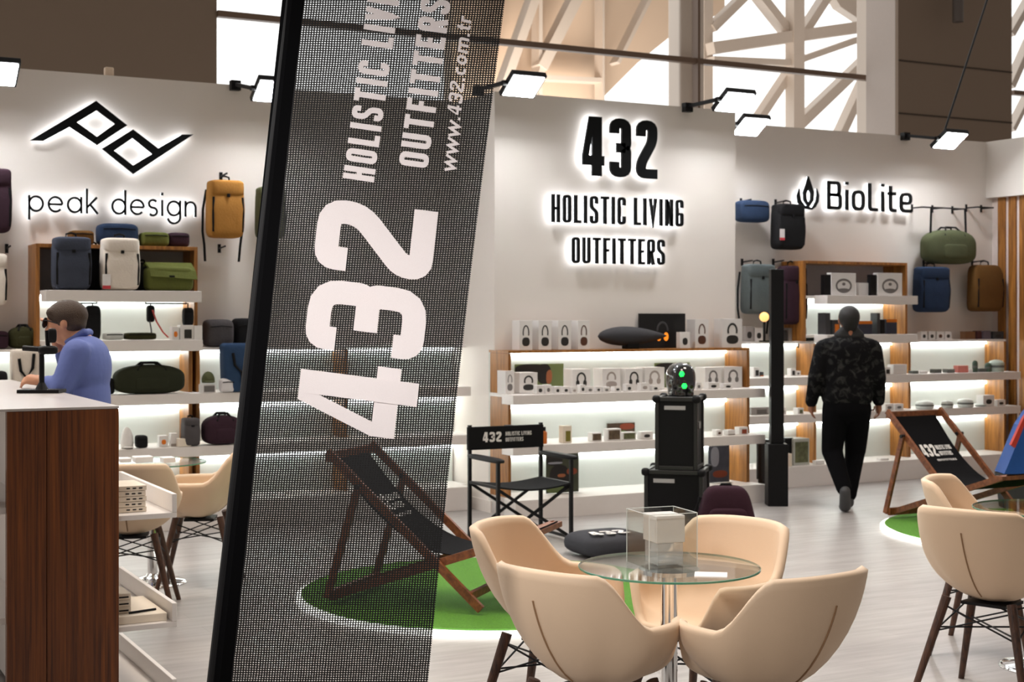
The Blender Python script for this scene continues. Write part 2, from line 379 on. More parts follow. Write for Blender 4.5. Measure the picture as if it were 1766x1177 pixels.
def thin(ch, t):
    """x-height 1; returns (strokes, advance)"""
    r = .5
    circ = (arc(r, r, r-t/2, r-t/2, 0, 360, 32)[:-1], True)
    return {
     'p': ([circ, ([(t/2,1),(t/2,-.48)],False)], 1.0), 'd': ([circ, ([(1-t/2,0),(1-t/2,1.52)],False)], 1.0),
     'a': ([circ, ([(1-t/2,0),(1-t/2,1)],False)], 1.0), 'g': ([circ, ([(1-t/2,1),(1-t/2,0)]+arc(r,-.02,r-t/2,.42,0,-165,14)[1:],False)], 1.0),
     'e': ([(arc(r,r,r-t/2,r-t/2,0,318,30),False),([(t/2,r),(1-t/2,r)],False)], 1.0),
     'k': ([([(t/2,0),(t/2,1.52)],False),([(t/2,.36),(.72,1)],False),([(.27,.56),(.78,0)],False)], .78),
     's': ([(arc(.33,.74,.27,.24,35,270,14)+arc(.33,.26,.27,.24,90,-145,14)[1:],False)], .66),
     'i': ([([(t/2,0),(t/2,1)],False),([(t/2,1.28),(t/2,1.28+t*1.4)],False)], t),
     'n': ([([(t/2,0),(t/2,1)],False),([(t/2,.5)]+arc(.42,.57,.42-t/2,.42-t/2,180,0,16)+[(.84-t/2,0)],False)], .84),
     ' ': ([], .42)}[ch]
def tech(ch, t):
    """square-ish sans, cap height 1, x-height .72"""
    X = .72; w = .56
    R = lambda p, r=.16, c=False: (rnd_path(p, r, c), c)
    return {
     'B': ([([(t/2,0),(t/2,1)],False), R([(t/2,t/2),(.62-t/2,t/2),(.62-t/2,.52),(t/2,.52)],.13), R([(t/2,.52),(.57-t/2,.52),(.57-t/2,1-t/2),(t/2,1-t/2)],.13)], .62),
     'i': ([([(t/2,0),(t/2,X)],False),([(t/2,.90),(t/2,1.0)],False)], t),
     'o': ([R([(t/2,t/2),(w-t/2,t/2),(w-t/2,X-t/2),(t/2,X-t/2)],.2,True)], w),
     'L': ([R([(t/2,1),(t/2,t/2),(.42,t/2)],.12)], .42),
     't': ([R([(.12,.94),(.12,t/2),(.38,t/2)],.12),([(0,X-t/2),(.36,X-t/2)],False)], .38),
     'e': ([R([(w-.02,t/2),(t/2,t/2),(t/2,X-t/2),(w-t/2,X-t/2),(w-t/2,.34),(t/2,.34)],.18)], w)}[ch]
def line_block(s, stroke, ratio, gap, space=.28):
    """-> strokes [(char, path, closed)], total width ; height 1"""
    out = []; x = 0
    for ch in s:
        if ch == ' ': x += space; continue
        wd = ratio*(.42 if ch == 'I' else .85 if ch in 'LFE' else 1.0)
        if ch == 'I': wd = stroke
        out.append((ch, [([(px+x, py) for px, py in p], cl) for p, cl in block(ch, wd, stroke)])); x += wd+gap
    return out, x-gap
def line_fn(fn, s, t, gap):
    out = []; x = 0
    for ch in s:
        st, adv = fn(ch, t)
        if st: out.append((ch, [([(px+x, py) for px, py in p], cl) for p, cl in st]))
        x += adv+gap
    return out, x-gap
def halo_sign(label, glyphs, width, unit_h, x0, x1, ytop, ybase, wallY, stroke, name='illuminated_sign', group=None, ybr=None):
    """glyph space (0..width, 0..unit_h) -> wall"""
    a = PY(x0, ybase, wallY); b = PY(x1, ybase, wallY); xm = (x0+x1)/2
    zb = PY(xm, ybase, wallY).z; zt = PY(xm, ytop, wallY).z
    sX = (b.x-a.x)/width; sZ = (zt-zb)/unit_h
    t = thing(name, label, 'sign', ((a.x+b.x)/2, wallY-.05, zb), 0, group)
    fm = lambda u, v, d: Vector((a.x+u*sX, wallY-d, zb+v*sZ))
    for ch, strokes in glyphs:
        bm = NB(); bg = NB()
        for p, cl in strokes:
            # anisotropic scaling handled by building in glyph units with the mean stroke
            bm_ribbon(bm, p, cl, stroke, fm, .05, .075); bm_ribbon(bg, p, cl, stroke*.75, fm, .036, .049)
        lt = obj('letter', bm, LETTER, t); obj('letter_backlight', bg, GLOW, lt)
    return t
YW = 10.75
g, wd = line_block('432', .165, .37, .10); halo_sign('large backlit black number 432 high on the central wall', g, wd, 1, 998, 1126, 206, 307, YW, .165)
g, wd = line_block('HOLISTIC LIVING', .10, .275, .105, .2); halo_sign('backlit black lettering HOLISTIC LIVING on the central wall', g, wd, 1, 945, 1171, 341, 388, YW, .10)
g, wd = line_block('OUTFITTERS', .10, .275, .105); halo_sign('backlit black lettering OUTFITTERS lowest on the central wall', g, wd, 1, 980, 1139, 412, 456, YW, .10)
g, wd = line_fn(thin, 'peak design', .13, .24); halo_sign('thin backlit lettering peak design on the left wall', g, wd, 1, 46, 335, 343, 371, YB, .13)
g, wd = line_fn(tech, 'BioLite', .115, .18); halo_sign('backlit lettering BioLite on the right wall', g, wd, 1, 1420, 1565, 317, 365, YB, .115)
def poly_sign(label, shapes, wallY, base, glowshift=.97):
    t = thing('illuminated_emblem', label, 'sign', base)
    for loops in shapes:
        W = [[(PY(x, y, wallY).x, PY(x, y, wallY).z) for x, y in lp] for lp in loops]
        bm = NB(); bm_poly(bm, W, lambda u, v, d: Vector((u, wallY-d, v)), .05, .075); lt = obj('emblem_piece', bm, LETTER, t)
        bg = NB(); cs = sum((Vector(p) for p in W[0]), Vector((0,0)))/len(W[0])
        Wg = [[tuple(cs+(Vector(p)-cs)*s) for p in lp] for lp, s in zip(W, (.965, 1.05))]
        bm_poly(bg, Wg, lambda u, v, d: Vector((u, wallY-d, v)), .036, .049); obj('emblem_backlight', bg, GLOW, lt)
    return t
k = 1354/460
pk = lambda L_: [(x/k, y/k) for x, y in L_]
poly_sign('angular black backlit emblem of two linked diamonds above the thin lettering on the left wall',
 [[pk([(145,718),(478,518),(636,642),(484,742),(345,650),(215,720)]), pk([(381,627),(482,566),(574,634),(482,700)])],
  [pk([(508,760),(665,662),(792,758),(912,688),(970,688),(667,888)]), pk([(568,770),(663,706),(762,786),(665,845)])]], YB, PY(190, 300, YB))
def flame():
    q = 2.452; f = lambda pts: [(1240+x/q, y/q) for x, y in pts]
    mid = ([(360,748),(372,782),(382,815),(380,850),(360,880),(340,850),(338,815),(350,782)], [(360,800),(370,822),(369,845),(360,862),(351,845),(350,822)])
    l = [(322,800),(312,830),(316,860),(340,884),(374,890),(392,876),(370,880),(345,872),(328,850),(324,825)]
    r = [(395,800),(404,828),(402,855),(388,880),(378,878),(392,852),(396,826)]
    return [[f(mid[0]), f(mid[1])], [f(l)], [f(r)]]
poly_sign('backlit flame emblem left of the lettering on the right wall', flame(), YB, PY(1386, 360, YB))
# ---------------------------------------------------------------- floodlights on arms above the booth walls
def floodlight(px, py, wallY, ztop, label, cable=False):
    c = PY(px, py, wallY-.5); t = thing('floodlight', label, 'floodlight', (c.x, wallY-.02, ztop), 0, 'floodlights on arms along the booth wall tops')
    al = math.radians(33); u = Vector((1,0,0)); v = Vector((0,-math.cos(al), math.sin(al))); n = Vector((0,-math.sin(al),-math.cos(al)))
    M = Matrix((u, v, -n)).transposed()
    def slab(w, h, d0, d1):
        bm = NB()
        bm_box(bm, (-w/2,-h/2,-d1), (w/2,h/2,-d0), .004)
        bmesh.ops.transform(bm, matrix=Matrix.Translation(c) @ M.to_4x4(), verts=bm.verts[:]); return bm
    obj('housing', slab(.31,.27,-.045,0), BLACKM, t); obj('lens', slab(.275,.235,.0005,.006), FLOOD, t)
    bm = NB(); bm_beam(bm, c-u*.17-v*.0-n*.02, Vector((c.x-.17, wallY-.03, ztop+.0)), .03, .03); bm_beam(bm, c-u*.185-n*.02, c-u*.14-n*.02, .04, .04)
    bm_box(bm, (c.x-.21, wallY-.06, ztop-.05), (c.x-.13, wallY+.004, ztop+.03)); obj('arm', bm, BLACKM, t)
    return t
floodlight(-6, 127, YB, ZT, 'floodlight cut by the left edge of the photo')
floodlight(472, 158, YB, ZT, 'floodlight half hidden behind the tilted banner')
floodlight(903, 149, YW, ZT-.02, 'floodlight above the left end of the central wall')
floodlight(1267, 177, YW, ZT-.02, 'floodlight above the right end of the central wall')
floodlight(1295, 219, YB, ZT, 'floodlight at the left end of the right wall, behind the central wall')
floodlight(1639, 243, YB, ZT, 'floodlight at the right end of the right wall under the grey pier')
bm = NB(); bm_cyl(bm, PY(1627, 232, 11.1), PY(1712, -30, 11.9), .011); tag(obj('power_cable', bm, BLACK), 'black power cable running diagonally up from the rightmost floodlight', 'cable')
bm = NB(); bm_cyl(bm, PY(1652, 38, 14.9), PY(1652, -60, 14.9), .075, n=16); t = obj('downlight', bm, mat('grey_can', (.12,.1,.09), .5)); tag(t, 'small cylindrical downlight hanging in front of the brown grey pier', 'lamp')
bm = NB(); c = PY(188, 120, YB+.02); bm_box(bm, (c.x-.03, YB+.02, ZT), (c.x+.04, YB+.08, ZT+.07), .01); tag(obj('wall_bracket', bm, BEIGE), 'little beige bracket on top of the left wall', 'bracket')
# ---------------------------------------------------------------- shelving
COOLW = mat('cool_white_back', (.73,.775,.745), .6, noise=.01)
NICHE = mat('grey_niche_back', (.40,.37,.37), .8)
def XatP(px, Y, py=600): return PY(px, py, Y).x
def cabinet(label, X0, X1, Yf, Yb, ztop, trays, plinth, parts, trayX=None, group=None, topmat=None, name='display_shelving', tray_out=.2, traymat=WHITE, leftpanel=True):
    """parts: list of (Xa, Xb) timber uprights inside"""
    t = thing(name, label, 'shelving', ((X0+X1)/2, Yb, 0), 0, group)
    bm = NB(); bm_box(bm, (X0, Yb-.02, 0), (X1, Yb, ztop-.02)); obj('back_panel', bm, COOLW, t)
    bm = NB(); bm_box(bm, (X0, Yf, ztop-.022), (X1, Yb, ztop), .002); obj('top_board', bm, topmat or WOOD, t)
    for a, b in parts:
        bm = NB(); bm_box(bm, (a, Yf+.002, 0), (b, Yb-.021, ztop-.023), .002); obj('upright', bm, WOOD, t)
    tx0, tx1 = trayX or (X0, X1)
    levels = [ztop-.022]+[z-.085 for z in trays]
    for z in trays:
        bm = NB(); bm_box(bm, (tx0, Yf-tray_out, z-.08), (tx1, Yf, z), .003); bm_box(bm, (max(tx0,X0), Yf, z-.03), (min(tx1,X1), Yb-.02, z-.001)); obj('shelf_tray', bm, traymat, t)
    bays = []
    es = [X0]+[v for p in parts for v in p]+[X1]
    for i in range(0, len(es), 2):
        if es[i+1]-es[i] > .25: bays.append((es[i]+.003, es[i+1]-.003))
    for i, z in enumerate(levels):
        z = z if i == 0 else z-.028
        for a, b in bays:
            bm = NB(); bm_box(bm, (a, Yb-.05, z-.03), (b, Yb-.021, z-.002)); obj('led_strip', bm, LED, t)
    if plinth:
        bm = NB(); bm_box(bm, (tx0+.02, Yf-tray_out, 0), (tx1, Yf+.0, plinth), .003); bm_box(bm, (X0, Yf, 0), (X1, Yb-.02, plinth-.003)); obj('plinth', bm, WHITE, t)
    return t
# centre unit
c0 = XBL; c1 = XatP(1293, 10.5); TZ = 1.364
uw = .03
ux = XatP(1260, 10.84)
cabinet('illuminated oak shelving unit under the number sign full of headphone boxes', c0, c1, 10.5, 10.855, TZ, [1.01, .60], .16, [(c0, c0+.025), (c1-.03, c1)], (XatP(885, 10.3), XatP(1320, 10.3)))
# right units
R0 = XBR+.01; R1 = XC-.01; YF2 = 11.25
def up(px, Y=YF2): return XatP(px, Y)
cabinet('long illuminated shelving run along the right wall behind the man in black', R0, R1, YF2, YB-.002, 1.40, [1.06, .70], .20, [(up(1408)-.03, up(1408)), (up(1571)-.03, up(1571)), (R1-.03, R1)], (R0, R1), topmat=WHITE)
# left units
L0 = XatP(-150, 11.25); L1 = XBL-.02
cabinet('long illuminated shelving run along the left wall behind the man in blue', L0, L1, 11.25, YB-.002, 1.40, [1.05, .64], .20, [(up(332)-.03, up(332)), (up(345)-.03, up(345)), (up(600)-.03, up(600))], (L0, L1-.05), topmat=WHITE)
def niche(label, p0, p1, ztop, z1, z0, t0, t1, t2, t3):
    X0 = XatP(p0, 11.2); X1 = XatP(p1, 11.2); Yf = 11.2; Yb = YB-.003
    t = thing('niche_shelving', label, 'shelving', ((X0+X1)/2, Yb, z0), 0)
    bm = NB(); bm_box(bm, (X0, Yf, ztop-.028), (X1, Yb, ztop), .002); bm_box(bm, (X0, Yf, z0), (X0+.028, Yb, ztop-.028), .002); bm_box(bm, (X1-.028, Yf, z0), (X1, Yb, ztop-.028), .002); obj('frame', bm, WOOD, t)
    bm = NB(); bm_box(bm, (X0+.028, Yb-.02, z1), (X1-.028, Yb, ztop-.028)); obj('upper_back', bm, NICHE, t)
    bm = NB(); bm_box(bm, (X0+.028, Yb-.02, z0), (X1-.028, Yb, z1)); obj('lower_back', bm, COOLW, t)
    for a, b, z in ((t0, t1, z1), (t2, t3, z0+.065)):
        a = XatP(a, 11.0); b = XatP(b, 11.0)
        bm = NB(); bm_box(bm, (a, 11.0, z-.085), (b, Yf, z), .003); bm_box(bm, (X0+.028, Yf, z-.03), (X1-.028, Yb-.02, z-.001)); obj('shelf_tray', bm, WHITE, t)
    bm = NB(); bm_box(bm, (X0+.03, Yb-.05, z1-.08), (X1-.03, Yb-.021, z1-.035)); obj('led_strip', bm, LED, t)
    return t
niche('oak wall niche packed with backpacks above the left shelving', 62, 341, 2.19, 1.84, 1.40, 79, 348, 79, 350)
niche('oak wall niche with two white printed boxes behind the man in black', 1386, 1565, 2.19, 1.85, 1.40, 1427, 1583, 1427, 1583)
# ---------------------------------------------------------------- grass islands
def island(label, cx, D, r, light=True):
    p = CW(cx, D); t = thing('grass_island', label, 'platform', (p.x, p.y, 0), 0, 'round grass islands for deckchairs')
    bm = NB(); bm_lathe(bm, [(0,0),(r-.05,0),(r-.05,.012),(0,.012)], p, 64); obj('base', bm, WHITE, t)
    bm = NB(); bm_lathe(bm, [(r-.05,.002),(r+.012,.002),(r+.012,.026),(r-.05,.026)], p, 64, caps=False); obj('light_rim', bm, emis('rim_led', (1,.98,.92), 2.4), t)
    bm = NB(); bm_lathe(bm, [(0,.0125),(r-.055,.0125),(r-.05,.03),(r-.02,.04),(0,.045)], p, 64); obj('grass_mat', bm, GRASS, t)
    return p
gL = island('round artificial grass island with lit rim behind the banner', (847-HX)/F*8.5, 8.55, 1.13)
gR = island('round artificial grass island with lit rim at the right under the deckchair', (1520-HX)/F*11.15+1.13, 11.0, 1.13)
# ---------------------------------------------------------------- deckchairs
SLING = mat('black_sling_canvas', (.006,.006,.007), .95, bump=.2, bscale=500, spec=.1)
PRINT = mat('white_print', (.78,.76,.74), .7)
def deckchair(label, loc, rz, W=.56):
    """local: +Y is the sitter's front, rails lean from head (-Y) to foot (+Y)"""
    t = thing('deckchair', label, 'deckchair', loc, rz, 'wooden deckchairs with black slings')
    Hd = Vector((0,-.5,.84)); Ft = Vector((0,.42,.0)); B0 = Vector((0,-.46,.0)); B1 = Vector((0,.66,.42))
    for s in (-1, 1):
        bm = NB(); bm_beam(bm, (s*W/2,Hd.y,Hd.z), (s*W/2,Ft.y,Ft.z+.02), .024, .045); obj('back_rail', bm, WOODCH, t, local=True)
        bm = NB(); bm_beam(bm, (s*(W/2-.03),B0.y,B0.z+.04), (s*(W/2-.03),B1.y,B1.z), .024, .045); obj('seat_rail', bm, WOODCH, t, local=True)
        q = Hd.lerp(Ft, .22); bm = NB(); bm_beam(bm, (s*(W/2+.028),q.y,q.z), (s*(W/2+.028),B0.y-.03,.03), .022, .04); obj('prop_leg', bm, WOODCH, t, local=True)
        bm = NB(); bm_cyl(bm, (s*(W/2+.05),q.y,q.z), (s*(W/2-.02),q.y,q.z), .014); obj('bolt', bm, BLACKM, t, local=True)
    bm = NB(); bm_beam(bm, (-W/2,Hd.y+.0,Hd.z-.03), (W/2,Hd.y+.0,Hd.z-.03), .03, .05); obj('head_bar', bm, WOODCH, t, local=True)
    bm = NB(); bm_beam(bm, (-W/2,B1.y,B1.z), (W/2,B1.y,B1.z), .07, .03); obj('seat_bar', bm, WOODCH, t, local=True)
    bm = NB(); bm_beam(bm, (-W/2-.02,B0.y,.045), (W/2+.02,B0.y,.045), .03, .06); obj('foot_bar', bm, WOODCH, t, local=True)
    bm = NB(); q = Hd.lerp(Ft, .93); bm_beam(bm, (-W/2,q.y,q.z+.03), (W/2,q.y,q.z+.03), .03, .04); obj('cross_bar', bm, WOODCH, t, local=True)
    # sling: hanging curve
    hw = W/2-.06; P0 = Vector((0,Hd.y-.02,Hd.z-.01)); P3 = Vector((0,B1.y+.03,B1.z+.02)); P1 = Vector((0,-.12,.30)); P2 = Vector((0,.22,.14))
    def cur(s): return P0*(1-s)**3+P1*3*s*(1-s)**2+P2*3*s*s*(1-s)+P3*s**3
    bm = NB(); n = 26; g = []
    for i in range(n+1):
        c = cur(i/n); d = (cur(min(1,i/n+.01))-cur(max(0,i/n-.01))).normalized(); nn = Vector((0,-d.z,d.y))
        g.append([bm.verts.new(Vector((x,c.y,c.z))+nn*k) for x, k in ((-hw,0),(hw,0),(hw,.006),(-hw,.006))])
    for a, b in zip(g, g[1:]):
        for k in range(4): bm.faces.new((a[k], a[(k+1)%4], b[(k+1)%4], b[k]))
    bm.faces.new(g[0]); bm.faces.new(g[-1][::-1])
    sl = obj('sling', bm, SLING, t, local=True)
    def fm(u, v, d):   # printed on rear face; u across (m), v up (m measured down the sling from head)
        s = max(0, min(1, v/1.25)); c = cur(s); dd = (cur(min(1,s+.01))-cur(max(0,s-.01))).normalized(); nn = Vector((0,-dd.z,dd.y))
        return Vector((-u, c.y, c.z))+nn*(.007+d)
    def put(glyphs, wd, stroke, u0, v0, hgt, wid):
        bm = NB()
        for ch, st in glyphs:
            for p, cl in st: bm_ribbon(bm, p, cl, stroke, lambda u, v, d: fm(u0+u*wid/wd, v0-v*hgt, d), 0, .0015)
        obj('printed_lettering', bm, PRINT, sl, local=True)
    g1, w1 = line_block('432', .2, .5, .12); put(g1, w1, .2, -.15, .33, .10, .15)
    g2, w2 = line_block('HOLISTIC LIVING', .14, .42, .14, .3); put(g2, w2, .14, .015, .275, .035, .16)
    g3, w3 = line_block('OUTFITTERS', .14, .42, .14, .3); put(g3, w3, .14, .015, .325, .035, .13)
    put(g3, w3, .12, -.06, .375, .018, .20)
    return t
ang = camang(73)
hp = CW(-1.02, 8.3); d_ = Vector((math.cos(ang+0), math.sin(ang+0)))       # width axis; sitter faces to the right
def deck_at(label, xc, D, wdeg, z):
    """xc,D = left head-rail end in camera floor coords; wdeg = width axis angle"""
    a_ = camang(wdeg); wv = Vector((math.cos(a_), math.sin(a_), 0)); fv = Vector((math.sin(a_), -math.cos(a_), 0))   # front = right-hand side of width axis
    head = CW(xc, D); c = head+wv*.28+fv*.5
    return deckchair(label, (c.x, c.y, z), a_+math.pi, .56)
deck_at('wooden deckchair with black sling on the left grass island, seen through the banner', -1.03, 8.1, 70, .05)
deck_at('wooden deckchair with printed black sling on the right grass island', 2.99, 11.55, 28, .05)
# low black printed cushion behind the glass table
c = CW(.66, 10.0); bm = NB(); bm_ell(bm, (c.x, c.y, .085), (.27,.24,.085), .5, e2=.7); t = obj('floor_cushion', bm, mat('charcoal_cushion', srgb(44,45,52), .85, bump=.3), smooth=True)
tag(t, 'low charcoal floor cushion with white marks behind the glass cafe table', 'cushion')
g1, w1 = line_block('432', .2, .5, .12)
bm = NB()
for ch, st in g1:
    for p, cl in st: bm_ribbon(bm, p, cl, .2, lambda u, v, d: Vector((c.x-.20+u/w1*.28, c.y-.17+v*.14, .171+d)), 0, .002)
obj('printed_mark', bm, PRINT, t)
# ---------------------------------------------------------------- counter
CH = 1.28
pc = PZ(205, 700.5, CH); cx1 = pc.x; cy0 = pc.y; cx0 = PY(12, 702, cy0).x; cy1 = cy0+2.75
t = thing('sales_counter', 'long sales counter with walnut end panel and white top at the left', 'counter', ((cx0+cx1)/2, (cy0+cy1)/2, 0))
bm = NB(); bm_box(bm, (cx0, cy0, 0), (cx0+(cx1-cx0)*.345, cy0+.04, CH-.012), .001); bm_box(bm, (cx0+(cx1-cx0)*.345+.003, cy0, 0), (cx1, cy0+.04, CH-.012), .001); obj('end_panel', bm, WOODD, t)
bm = NB(); bm_box(bm, (cx0-.35, cy0+.0, CH-.011), (cx1+.002, cy1, CH), .002); obj('worktop', bm, mat('white_counter_top', (.53,.495,.48), .28, noise=.01), t)
bm = NB(); bm_box(bm, (cx0+.12, cy0+.041, .02), (cx1-.10, cy1, CH-.012)); obj('core_panel', bm, WHITE, t)
for z in (.80, .34, .02):
    bm = NB(); x1 = PY(310, 893, cy0).x
    bm_box(bm, (cx1-.10, cy0+.045, z), (x1, cy1-1.7, z+.022), .002)
    bm_box(bm, (x1-.02, cy0+.045, z+.0225), (x1, cy1-1.7, z+.10), .002); obj('display_tray', bm, WHITE, t)
for z in (.86, .42):
    bm = NB(); bm_box(bm, (cx0-.33, cy0+.03, z), (cx0+.12, cy1, z+.025)); obj('side_shelf', bm, WHITE, t)
# books and boxes on the trays
PAPER = mat('cream_paper', srgb(236,224,206), .7, noise=.03)
for i in range(5):
    a = PY(207, 900, cy0+.12); b = PY(253-(i%2)*1.5, 900, cy0+.12); z0 = .8235+.0225*i
    bm = NB(); bm_box(bm, (a.x-.02, cy0+.12, z0), (b.x, cy0+.34, z0+.021), .002)
    o = obj('boxed_book', bm, PAPER); tag(o, ('%s white boxed book in the pile on the upper counter tray' % ['bottom','second lowest','middle','second highest','topmost'][i]), 'book', 'books piled on the upper counter tray')
    for k in range(3):
        bm = NB(); bm_box(bm, (b.x-.085+.026*k, cy0+.1185, z0+.008), (b.x-.07+.026*k, cy0+.12, z0+.013)); obj('spine_mark', bm, BLACK, o)
a = PY(207, 1040, cy0+.14); b = PY(226, 1040, cy0+.14)
for i in range(3):
    bm = NB(); bm_box(bm, (a.x-.05, cy0+.14, .3975+.028*i), (b.x, cy0+.3, .3975+.028*i+.027), .002)
    o = obj('boxed_book', bm, PAPER); tag(o, '%s small white box in the pile on the lower counter tray' % ['bottom','middle','top'][i], 'box', 'boxes piled on the lower counter tray')
    bm = NB(); bm_box(bm, (b.x-.05, cy0+.1385, .406+.028*i), (b.x-.01, cy0+.14, .412+.028*i)); obj('spine_mark', bm, BLACK, o)
bm = NB(); a = PY(206,1060,cy0+.1); b = PY(286,1060,cy0+.1); bm_box(bm, (a.x-.05, cy0+.08, .3625), (b.x-.0, cy0+.5, .396), .003); tag(obj('magazine', bm, PAPER), 'wide flat white magazine lying on the lower counter tray', 'magazine')
bm = NB(); p = Vector((b.x-.25, cy0+.2, .4)); bm_tube(bm, [p+Vector((.1,-.08,.0015)), p+Vector((.22,-.05,.0015))], .005, 6); tag(obj('pen', bm, BLACK), 'thin black pen on the magazine on the lower tray', 'pen')
# left niche contents
bm = NB(); a = PX(4, 840, cx0-.02)
bm_beam(bm, Vector((cx0-.10, cy0+.2, .96)), Vector((cx0-.02, cy0+.2, 1.02)), .25, .012); bm_box(bm, (cx0-.12, cy0+.1, .885), (cx0-.08, cy0+.3, .965)); t2 = obj('tilted_frame', bm, mat('tan_frame', srgb(150,110,80), .6)); tag(t2, 'small tilted brown frame on the shelf at the left photo edge', 'frame')
bm = NB(); bm_box(bm, (cx0-.2, cy0+.08, .8853), (cx0-.125, cy0+.4, .895)); tag(obj('tablet', bm, BLACK), 'black flat tablet lying on the shelf at the left photo edge', 'tablet')
# scanner stand on counter
p = PZ(72, 678, CH); t = thing('scanner_stand', 'black scanner stand with raised arm on the white counter top', 'stand', p)
wv = Vector((CA,-SA,0)); fv = Vector((SA,CA,0))
bm = NB(); bm_beam(bm, p-wv*.10+Vector((0,0,.009)), p+wv*.10+Vector((0,0,.009)), .12, .016); obj('base', bm, BLACK, t)
bm = NB(); bm_cyl(bm, p+Vector((0,0,.017)), p+Vector((0,0,.05)), .032, .014, 16); bm_beam(bm, p+Vector((0,0,.04)), p+Vector((0,0,.215)), .022, .02); obj('post', bm, BLACK, t)
bm = NB(); bm_cyl(bm, p-wv*.09+Vector((0,0,.215)), p+wv*.015+Vector((0,0,.208)), .013); obj('arm', bm, BLACK, t)
bm = NB(); bm_ell(bm, p+wv*.03+Vector((0,0,.205)), (.045,.03,.022), .6); bm_beam(bm, p+wv*.03+Vector((0,0,.21)), p+wv*.025+Vector((0,0,.30)), .018, .018); bm_ell(bm, p+wv*.05+Vector((0,0,.275)), (.02,.02,.035), .5); obj('scanner_head', bm, BLACK, t)
# ---------------------------------------------------------------- tub chairs
def rimz(ph):
    a = abs(ph)
    sm = lambda x, lo, hi: (lambda q: q*q*(3-2*q))(max(0, min(1, (x-lo)/(hi-lo))))
    z = .835 - .02*(a/.8)**2*(a < 2) - sm(a, .75, 1.62)*.185
    z = z if a < 2 else .835-.02*6.25-.185+.105-.0
    z = .835-.012*min(a,.9)**2-.180*sm(a,.78,1.5)
    z -= .165*sm(a, 2.30, 2.78)
    return z
def plan(ph):
    s, c = math.sin(ph), math.cos(ph); e = .82
    return Vector((.287*math.copysign(abs(s)**e, s), -.262*math.copysign(abs(c)**e, c)))
def make_chair():
    t = thing('tub_chair', 'x', 'chair', (0,0,0), 0, 'cream upholstered tub chairs')
    NP = 64; bm = NB(); rings = []
    def ring(inner, s):
        r = []
        for j in range(NP):
            ph = -math.pi+2*math.pi*j/NP; pl = plan(ph); zr = rimz(ph)
            zb = .475 if inner else .42
            lean = max(0, -pl.y/.27)*.055
            if inner:
                k = (1-s**4.5)**.5*(1-.05*s); th = .036; q = Vector((pl.x, pl.y)); q = q*(1-th/max(q.length,.01))
                z = zr-(zr-zb)*s
            else:
                k = (1-s**2.2)**.5*(1-.07*s); q = pl; z = zr-(zr-zb)*s
            h = (z-.40)/.43
            r.append(Vector((q.x*k*(1+.02*h), q.y*k-lean*max(0,h)*abs(k), z)))
        return r
    for s in (.996,.97,.92,.84,.74,.62,.5,.38,.26,.15,.06,.0): rings.append(ring(False, s))
    mid = [ (a+b)/2+Vector((0,0,.012)) for a, b in zip(ring(False,0), ring(True,0))]; rings.append(mid)
    for s in (.0,.06,.15,.26,.38,.5,.62,.74,.84,.92,.97,.996): rings.append(ring(True, s))
    V = [[bm.verts.new(p) for p in r] for r in rings]
    for a, b in zip(V, V[1:]):
        for j in range(NP): bm.faces.new((a[j], a[(j+1)%NP], b[(j+1)%NP], b[j]))
    bm.faces.new(V[0][::-1]); bm.faces.new(V[-1])
    sh = obj('seat_shell', bm, CREAM, t, smooth=True, local=True)
    for sg in (0,):
        pts = []
        for i in range(12):
            s = .22+.70*i/11; ph = 0.0; pl = plan(ph); zr = rimz(ph); k = (1-s**2.2)**.5*(1-.07*s); z = zr-(zr-.42)*s; h = (z-.40)/.43; lean = max(0,-pl.y/.27)*.055
            pts.append(Vector((pl.x*k*(1+.02*h)*1.004, (pl.y*k-lean*max(0,h)*abs(k))*1.004, z)))
        bm = NB(); bm_tube(bm, pts, .0035, 6); obj('seam', bm, SEAM, sh, local=True)
    legs = []
    for sx in (-1, 1):
        for sy in (-1, 1):
            a = Vector((sx*.145, sy*.13, .440)); b = Vector((sx*.255, sy*.235, 0)); legs.append((a, b))
            bm = NB(); bm_cyl(bm, b, a, .0135, .021, 14); obj('leg', bm, WOODLEG, t, local=True)
    bm = NB()
    at = lambda l, s: l[0].lerp(l[1], s)
    for i, j in ((0,1),(1,3),(3,2),(2,0)):
        bm_tube(bm, [at(legs[i],.08), at(legs[j],.34)], .004, 6); bm_tube(bm, [at(legs[j],.08), at(legs[i],.34)], .004, 6)
    bm_tube(bm, [at(legs[0],.3), at(legs[3],.3)], .004, 6); bm_tube(bm, [at(legs[1],.3), at(legs[2],.3)], .004, 6)
    bm_box(bm, (-.10,-.09,.408), (.10,.09,.421)); obj('wire_brace', bm, BLACKM, t, local=True)
    return t
proto = make_chair(); used = [False]
def chair(xc, D, fx, fd, label):
    """facing direction given in camera-right / forward"""
    o = proto if not used[0] else copy_tree(proto); used[0] = True
    p = CW(xc, D); f = CW(fx, fd); o.location = (p.x, p.y, 0); o.rotation_euler = (0, 0, math.atan2(f.y, f.x)-math.pi/2); o['label'] = label; return o
def facing(n, pw, k):
    lw = n.nodes.new('ShaderNodeLayerWeight'); lw.inputs[0].default_value = .5; a_ = n.nodes.new('ShaderNodeMath'); a_.operation = 'POWER'; a_.inputs[1].default_value = pw; b_ = n.nodes.new('ShaderNodeMath'); b_.operation = 'MULTIPLY_ADD'; b_.inputs[1].default_value = k; b_.inputs[2].default_value = .03
    n.links.new(lw.outputs['Facing'], a_.inputs[0]); n.links.new(a_.outputs[0], b_.inputs[0]); return b_
